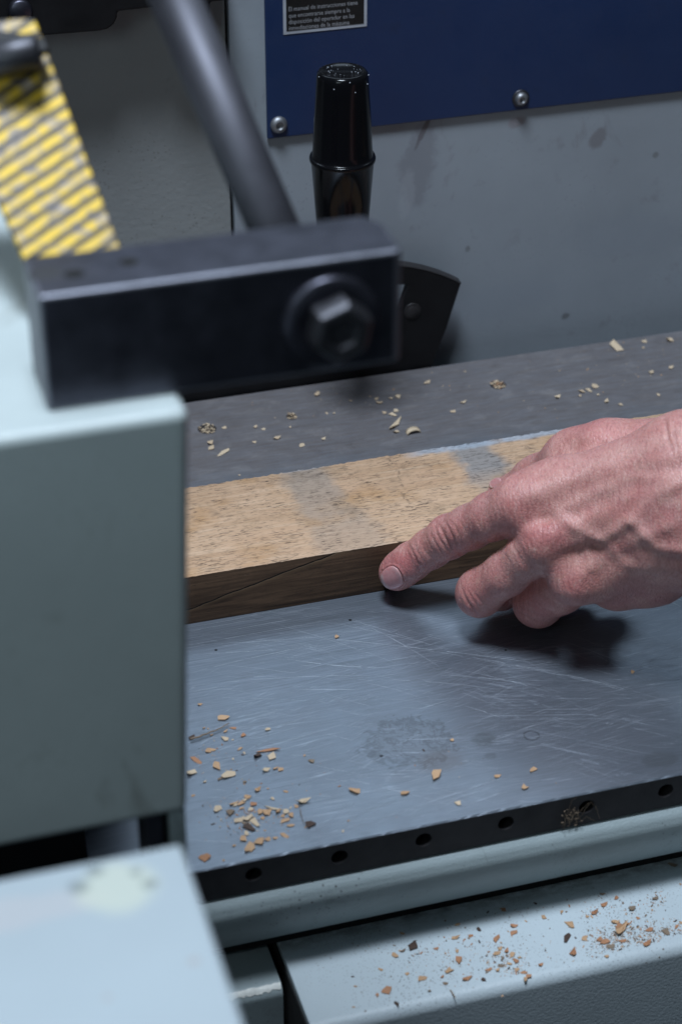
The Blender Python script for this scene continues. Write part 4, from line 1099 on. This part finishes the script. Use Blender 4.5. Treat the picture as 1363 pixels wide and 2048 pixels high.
one(80, 436, 34, 20, 'dark', 0, 'dark brown bit at the left end of the thin twig', cat='bark bit')
one(212, 790, 34, 20, 'pale', 0, 'pale round wood chip alone left of the chip cluster')
one(367, 882, 42, 34, 'dark', .3, 'black crumb in the middle of the chip cluster on the table', cat='bark bit')
one(485, 787, 70, 14, 'pale', -.75, 'pale straight splinter in the chip cluster on the near table')
one(628, 755, 58, 26, 'pale', -.2, 'pale flat wood chip at the right of the chip cluster')
one(670, 868, 44, 30, 'dark', -.3, 'dark brown bark piece right of the chip cluster', cat='bark bit')
one(368, 985, 50, 32, 'tan', .5, 'large tan wood chip nearest the table edge below the cluster')
one(138, 1030, 50, 30, 'red', -.5, 'reddish wood chip alone at the near left corner of the table')
one(882, 698, 34, 56, 'tan', .2, 'upright curved tan chip alone in the open middle of the table')
one(1137, 715, 48, 28, 'tan', .1, 'tan forked wood chip with a thin tail near the table edge')
one(1290, 625, 56, 38, 'tan', .2, 'tan lumpy wood chip beside the brown stain on the table')
one(228, 636, 50, 13, 'grey', .1, 'thin grey brown splinter under a tan chip at the left of the table', name='wood_splinter')
def stick(p0, p1, r, kind, label, z=.0006, bend=.0):
    a, b = Vector(p0), Vector(p1); bm = bmesh.new(); prev = None; n = 10; d = (b - a); nr = d.cross(Vector((0, 0, 1))).normalized()
    rr = random.Random(5)
    for i in range(n + 1):
        t = i / n; c = a + d * t + nr * (math.sin(t * 3.1) * bend * d.length + rr.gauss(0, r * .35)) + Vector((0, 0, r + z)); k = r * (1 - .6 * t)
        ring = [bm.verts.new(c + nr * k * math.cos(q) + Vector((0, 0, 1)) * k * math.sin(q)) for q in (0, 1.257, 2.513, 3.77, 5.03)]
        if prev:
            for j in range(5): bm.faces.new((prev[j], prev[(j + 1) % 5], ring[(j + 1) % 5], ring[j]))
        else: bm.faces.new(ring)
        prev = ring
    bm.faces.new(prev); o = obj('twig', bm, m_chips[kind], None, True); props(o, label, 'twig'); return o
stick(on_z(*c5(78, 454), 0), on_z(*c5(268, 372), 0), .00045, 'grey', 'thin grey brown twig with a kinked end beside the casting', bend=.05)
stick(on_z(*c5(618, 790), 0), on_z(*c5(650, 885), 0), .00014, 'grey', 'hair thin pale stem leading to the dark bark piece', bend=.04)
# middle and right of the near table
def c7(x, y): return 663 + x / 1.947, 1500 + y / 1.947
K7 = 1 / 1.947
G2 = 'lone wood chips along the near table edge right of the middle'
one(642, 102, 25, 16, 'tan', 0, 'small tan chip alone between the holes and the ring mark', c7, K7)
one(780, 80, 38, 17, 'tan', .1, 'oval tan wood chip with dark underside near the right of the table', c7, K7)
one(748, 148, 24, 20, 'tan', 0, 'small pinkish chip just below the oval tan chip', c7, K7)
one(492, 208, 28, 13, 'pale', -.2, 'yellowish flat crumb close to the drilled table edge', c7, K7)
for (u, v, w, h, lab) in ((672, 1275, 10, 7, 'tiny pink chip on the scratched table left of the hand'), (1263, 1345, 9, 6, 'tiny pale crumb on the table right below the hand shadow'), (903, 1481, 6, 5, 'tiny orange crumb in the dark stain on the table'), (290, 1657, 15, 11, 'tan chip on the table seen through the gap under the casting')):
    chip(u, v, w, h, 'tan', 0, 0, lab, 'wood chip')
# back part of the table
def c8(x, y): return 360 + x / 2.524, 740 + y / 2.524
K8 = 1 / 2.524
G3 = 'pale wood chips on the far part of the table behind the board'; L3 = 'small pale wood chip lying on the far part of the table behind the board'
for e in [(378, 290, 20, 14), (420, 300, 14, 10), (222, 292, 18, 12), (150, 372, 24, 22), (160, 398, 36, 20), (375, 365, 14, 10), (485, 347, 32, 18), (615, 382, 24, 12), (722, 350, 20, 12), (688, 127, 35, 18), (860, 157, 16, 10), (990, 148, 20, 14), (1005, 168, 30, 16),
          (1100, 137, 24, 16), (1028, 217, 20, 14), (1088, 208, 20, 12), (1073, 228, 28, 18), (1090, 314, 30, 18), (1250, 65, 36, 18), (740, 220, 10, 8), (300, 532, 12, 8), (555, 290, 10, 8)]:
    u, v = c8(*e[:2]); chip(u, v, e[2] * K8, e[3] * K8, 'pale', 0, crnd.uniform(-.6, .6), L3, 'wood chip', G3)
def c4(x, y): return 1080 + x / 4.816, 640 + y / 4.816
for e in [(995, 208, 35, 28), (1250, 463, 44, 36), (1068, 510, 40, 40), (523, 643, 50, 36), (465, 680, 45, 36), (395, 690, 50, 44), (158, 748, 55, 30), (632, 792, 46, 32), (1130, 722, 30, 26), (765, 817, 30, 24), (375, 735, 24, 20), (990, 270, 28, 22)]:
    u, v = c4(*e[:2]); chip(u, v, e[2] / 4.816, e[3] / 4.816, 'pale', 0, crnd.uniform(-.6, .6), L3, 'wood chip', G3)
for (u, v, w, h) in ((905, 823, 8, 6), (925, 806, 10, 6), (780, 798, 6, 5), (668, 827, 6, 4), (1195, 790, 7, 5), (1300, 745, 7, 5)): chip(u, v, w, h, 'pale', 0, 0, L3, 'wood chip', G3)
one(222, 417, 60, 13, 'pale', .1, 'slender pale sliver on the far table near the casting corner', c8, K8)
one(1085, 280, 92, 22, 'pale', .5, 'long pale wood shaving on the far table beside a curled one', c8, K8)
chip(1233, 696, 19, 20, 'pale', 0, 0, 'large whitish wood crumb at the rear right of the table', 'wood chip')
chip(1338, 681, 13, 9, 'pale', 0, 0, 'yellowish chip at the rear right corner of the table', 'wood chip')
def curl():
    P = on_z(*c8(1177, 318), 0); bm = bmesh.new(); prev = None
    for i in range(13):
        a = math.radians(15 + 150 * i / 12); row = [bm.verts.new((P[0] + .0036 * math.cos(a) * -1, P[1] + dy + .0006 * i / 12, .0026 * math.sin(a) - .0004 + k)) for dy, k in ((-.0016, 0), (.0016, .0003), (.0014, -.0003), (-.0014, -.0005))]
        if prev:
            for j in range(4): bm.faces.new((prev[j], prev[(j + 1) % 4], row[(j + 1) % 4], row[j]))
        prev = row
    o = obj('curled_shaving', bm, m_chips['pale'], None, True); props(o, 'curled arched wood shaving on the far table left of the hand', 'wood shaving')
curl()
# sunk screw holes packed with sawdust
def pile(u, v, w, h, n, z, spread_kinds, name, label, size=(.0003, .0008), cat='sawdust', height=.0012):
    P = on_z(u, v, z); d = np.linalg.norm(P - CAM); s = d / F_PX; el = math.asin((CAM[2] - z) / d); rx, ry = w * s / 2, h * s / 2 / math.sin(el)
    bm = bmesh.new(); rr = random.Random(int(u * 7 + v))
    for _ in range(n):
        a = rr.uniform(0, 6.283); r = rr.random() ** .6; x, y = P[0] + rx * r * math.cos(a), P[1] + ry * r * math.sin(a); q = rr.uniform(*size)
        M = Matrix.Translation((x, y, z + q * .4 + (1 - r) * height * rr.random())) @ Matrix.Rotation(rr.uniform(0, 6), 4, 'Z') @ Matrix.Rotation(rr.uniform(-.7, .7), 4, 'X') @ Matrix.Diagonal((q * 1.6, q * .8, q * .35, 1))
        bmesh.ops.create_cube(bm, size=1.0, matrix=M)
    me_mats = [m_chips[k] for k in spread_kinds]
    for i, f in enumerate(bm.faces): f.material_index = (i // 6 * 7919) % len(me_mats)
    o = obj(name, bm, me_mats); props(o, label, cat, kind='stuff'); return o
for (u, v, w, h) in ((414, 858, 38, 22), (583, 833, 22, 14), (995, 770, 34, 20)):
    P = on_z(u, v, 0)
    q = obj('countersunk_screw', lathe_bm([(0, .00025), (w * .00009, .00025), (w * .000115, .0001)], (P[0], P[1], 0)), m_plate_edge, tab, True)
pile(414, 858, 34, 20, 90, .0002, ('pale', 'pale', 'grey'), 'sawdust_plug', 'sawdust packed in the screw recess nearest the casting')
pile(583, 833, 20, 13, 40, .0002, ('pale', 'pale', 'grey'), 'sawdust_plug', 'small sawdust plug in the middle screw recess of the far table')
pile(995, 770, 30, 17, 70, .0002, ('pale', 'pale', 'red'), 'sawdust_plug', 'sawdust packed in the screw recess right of the black plate')
# the tray
TZ = -.053
G4 = 'wood chips strewn on the painted tray'; L4 = 'small wood chip strewn on the painted tray below the table'
tray = [(245, 803, 32, 34), (275, 717, 16, 26), (487, 682, 22, 16), (478, 735, 34, 20), (540, 724, 26, 16), (487, 785, 20, 14), (493, 822, 46, 26, 'red'), (455, 862, 38, 24), (293, 872, 20, 18), (92, 922, 18, 12), (190, 857, 14, 22), (253, 990, 14, 26, 'dark'),
        (525, 893, 44, 22), (588, 895, 18, 24, 'dark'), (570, 700, 16, 26, 'dark'), (665, 625, 24, 14), (640, 735, 50, 20, 'red'), (705, 685, 32, 24), (707, 712, 38, 22, 'red'), (822, 655, 20, 16), (790, 598, 12, 12, 'dark'), (893, 632, 18, 12), (1050, 563, 20, 14, 'grey'), (1105, 578, 18, 18, 'red'),
        (1020, 638, 30, 22), (993, 650, 18, 14), (1100, 670, 35, 24), (1068, 805, 18, 12), (1165, 620, 28, 24, 'grey'), (1190, 655, 16, 18), (1230, 703, 36, 14, 'red'), (978, 738, 26, 18), (1260, 580, 30, 20, 'grey'), (810, 838, 24, 18), (663, 960, 12, 9), (640, 795, 30, 26), (655, 775, 22, 18), (680, 785, 24, 18),
        (700, 800, 28, 20), (715, 825, 26, 26), (690, 835, 26, 16), (660, 840, 24, 14, 'grey'), (645, 860, 22, 16), (610, 857, 30, 12, 'red'), (720, 855, 22, 20), (745, 868, 26, 18), (765, 880, 28, 20), (752, 895, 20, 16), (665, 812, 24, 14, 'grey'), (730, 810, 18, 12), (430, 885, 20, 12), (440, 910, 24, 14, 'grey'),
        (380, 940, 16, 12, 'grey'), (175, 955, 14, 12), (85, 1002, 16, 8), (470, 950, 8, 34, 'grey'), (1340, 690, 30, 12, 'red'), (1300, 710, 40, 22, 'grey'), (1225, 760, 40, 28), (1060, 750, 40, 26), (1040, 740, 26, 16), (1085, 765, 30, 18, 'grey'), (1130, 745, 30, 14), (1115, 690, 30, 20), (1150, 680, 28, 18), (1355, 525, 12, 10), (275, 785, 20, 14, 'grey'), (405, 775, 20, 10)]
for e in tray:
    u, v = c7(*e[:2]); chip(u, v, e[2] * K7, e[3] * K7, e[4] if len(e) > 4 else crnd.choice(('tan', 'tan', 'red')), TZ, crnd.uniform(-.5, .5), L4, 'wood chip', G4)
one(318, 768, 58, 32, 'dark', .1, 'black bark lump on the left part of the painted tray', c7, K7, TZ, cat='bark bit')
one(352, 890, 44, 26, 'tan', 0, 'blocky pinkish tan chip left of the chip heap on the tray', c7, K7, TZ)
one(207, 940, 44, 26, 'red', -.3, 'reddish broken chip at the left end of the tray', c7, K7, TZ)
one(927, 685, 22, 60, 'tan', .05, 'long upright orange chip standing over a black splinter on the tray', c7, K7, TZ)
one(915, 732, 48, 16, 'dark', .65, 'black slanting splinter under the long orange chip on the tray', c7, K7, TZ, cat='bark bit')
one(940, 797, 34, 32, 'red', .5, 'squarish brown chip below the black splinter on the tray', c7, K7, TZ)
one(1057, 607, 30, 24, 'red', .2, 'square tan chip above the sawdust heap on the tray', c7, K7, TZ)
one(1122, 710, 74, 34, 'tan', .2, 'largest orange chip on top of the sawdust heap on the tray', c7, K7, TZ, lift=.0006)
one(1325, 448, 20, 50, 'grey', .8, 'curled brown chip at the far right of the tray by the gap', c7, K7, TZ)
# loose dust
def crumbs(clusters, z, name, label, size, kinds, ylim=None):
    bm = bmesh.new(); rr = random.Random(len(clusters) * 31 + 5)
    for (u, v, su, sv, n) in clusters:
        for _ in range(n):
            P = on_z(rr.gauss(u, su), rr.gauss(v, sv), z)
            if ylim and not (ylim[0] < P[1] < ylim[1] and ylim[2] < P[0] < .6): continue
            q = rr.uniform(*size) * (1 + (rr.random() < .15))
            M = Matrix.Translation((P[0], P[1], z + q * .2)) @ Matrix.Rotation(rr.uniform(0, 6), 4, 'Z') @ Matrix.Rotation(rr.uniform(-.4, .4), 4, 'X') @ Matrix.Diagonal((q * rr.uniform(1, 2.6), q * .8, q * .4, 1))
            bmesh.ops.create_cube(bm, size=1.0, matrix=M)
    for i, f in enumerate(bm.faces): f.material_index = (i // 6 * 7919) % len(kinds)
    o = obj(name, bm, [m_chips[k] for k in kinds]); props(o, label, 'sawdust', kind='stuff')
crumbs([(1225, 1880, 28, 14, 330), (1255, 1865, 40, 20, 160), (1300, 1870, 30, 16, 220), (1340, 1855, 20, 10, 120), (1310, 1800, 14, 8, 70), (1010, 1925, 24, 18, 170), (1045, 1950, 20, 10, 70), (910, 1905, 40, 24, 90), (840, 1900, 26, 14, 40), (1260, 1820, 30, 12, 60), (1180, 1830, 12, 8, 40), (1000, 1880, 200, 60, 260), (900, 1990, 120, 30, 70), (1230, 1920, 60, 10, 60)],
       TZ, 'sawdust', 'fine brown sawdust heaped and sprinkled over the painted tray', (.00010, .00034), ('red', 'grey', 'dark', 'tan', 'grey'), (.4985, .534, .138))
crumbs([(485, 1630, 36, 20, 130), (520, 1645, 40, 14, 70), (430, 1500, 34, 40, 50), (560, 1640, 30, 20, 24), (800, 1560, 200, 60, 26), (480, 1570, 60, 60, 40)], 0.0, 'table_crumbs', 'tiny crumbs sprinkled among the chips on the near table', (.00012, .0003), ('tan', 'pale', 'red', 'dark'), (.529, .66, .09))
crumbs([(760, 800, 180, 24, 50), (1150, 760, 120, 40, 60), (1280, 720, 60, 30, 40)], 0.0, 'far_table_crumbs', 'tiny pale crumbs sprinkled over the far part of the table', (.00012, .00032), ('pale', 'pale', 'tan'), (.74, .845, .12))
def name_chips():
    word = {'tan': 'tan', 'pale': 'pale', 'red': 'brown', 'dark': 'dark', 'grey': 'grey'}
    def zone(u, v, g):
        if g == G1:
            if v < 1478: return 'around the thin twig'
            if v < 1515: return 'just below the twig'
            if v < 1572: return 'above the cluster by the casting'
            if v < 1622: return 'high in the table cluster'
            if v < 1660: return 'low in the table cluster'
            return 'near the drilled table edge'
        if g == G3:
            if u < 520: return 'behind the board by the casting'
            if u < 720: return 'behind the middle of the board'
            if u < 830: return 'around the curled shaving'
            if u < 1080: return 'on the table below the plate'
            if u < 1225: return 'on the table behind the knuckles'
            return 'on the table behind the wrist'
        if u < 900: return 'at the tray left end'
        if u < 965: return 'left of the tray middle heap'
        if u < 1075: return 'in the tray middle heap' if v > 1885 else 'above the tray middle heap'
        if u < 1180: return 'between the two tray heaps'
        return 'in the tray right heap' if v > 1840 else 'above the tray right heap'
    d = {}
    for r in REG: d.setdefault((zone(r[1], r[2], r[0]['group']), r[3]), []).append(r)
    for (z, k), rs in d.items():
        rs.sort(key=lambda r: r[1]); w = word[k]
        if len(rs) == 1: rs[0][0]['label'] = 'only %s wood chip %s' % (w, z); continue
        if len(rs) == 2: rs[0][0]['label'] = 'left one of two %s chips %s' % (w, z); rs[1][0]['label'] = 'right one of two %s chips %s' % (w, z); continue
        for i, r in enumerate(rs):
            r[0]['label'] = ('leftmost %s wood chip %s' % (w, z)) if i == 0 else ('rightmost %s wood chip %s' % (w, z)) if i == len(rs) - 1 else '%s from the left of the %s chips %s' % (ORD[i], w, z)
name_chips()
# cobweb with caught crumbs by one hole of the table edge
def cobweb():
    bm = bmesh.new(); rr = random.Random(3); y = TY0 - .0006
    def th(p, q, w=.00007, n=6):
        a, b = np.array(on_y(*p, y)), np.array(on_y(*q, y)); prev = None; d = b - a; nn = np.array([-d[2], 0, d[0]]); nn /= np.linalg.norm(nn)
        for i in range(n + 1):
            c = a + d * i / n + nn * rr.gauss(0, .00012) + np.array([0, -.0002 * math.sin(3.14 * i / n), 0]); nx = (bm.verts.new(tuple(c - nn * w)), bm.verts.new(tuple(c + nn * w)))
            if prev: bm.faces.new((prev[0], nx[0], nx[1], prev[1]))
            prev = nx
    for p, q in (((1123, 1655), (1143, 1600)), ((1143, 1600), (1152, 1594)), ((1147, 1648), (1180, 1604)), ((1180, 1604), (1190, 1612)), ((1190, 1612), (1198, 1638)), ((1155, 1645), (1172, 1633)), ((1172, 1633), (1190, 1643)), ((1127, 1660), (1129, 1628)), ((1129, 1628), (1140, 1618)), ((1140, 1645), (1165, 1615)), ((1165, 1615), (1176, 1606)), ((1120, 1652), (1145, 1640)), ((1160, 1640), (1150, 1625))):
        th(p, q, rr.uniform(.00006, .00013))
    for _ in range(46):
        P = on_y(rr.gauss(1141, 8), rr.gauss(1633, 9), y - .0002); q = rr.uniform(.0002, .0006)
        if P[2] > -.001 or P[2] < -.016: continue
        bmesh.ops.create_cube(bm, size=1, matrix=Matrix.Translation(tuple(P)) @ Matrix.Rotation(rr.uniform(0, 6), 4, 'Y') @ Matrix.Diagonal((q * 1.5, q * .6, q, 1)))
    o = obj('cobweb', bm, m_chips['grey']); props(o, 'dusty cobweb with caught crumbs over one drilled hole of the table edge', 'cobweb', kind='stuff')
cobweb()
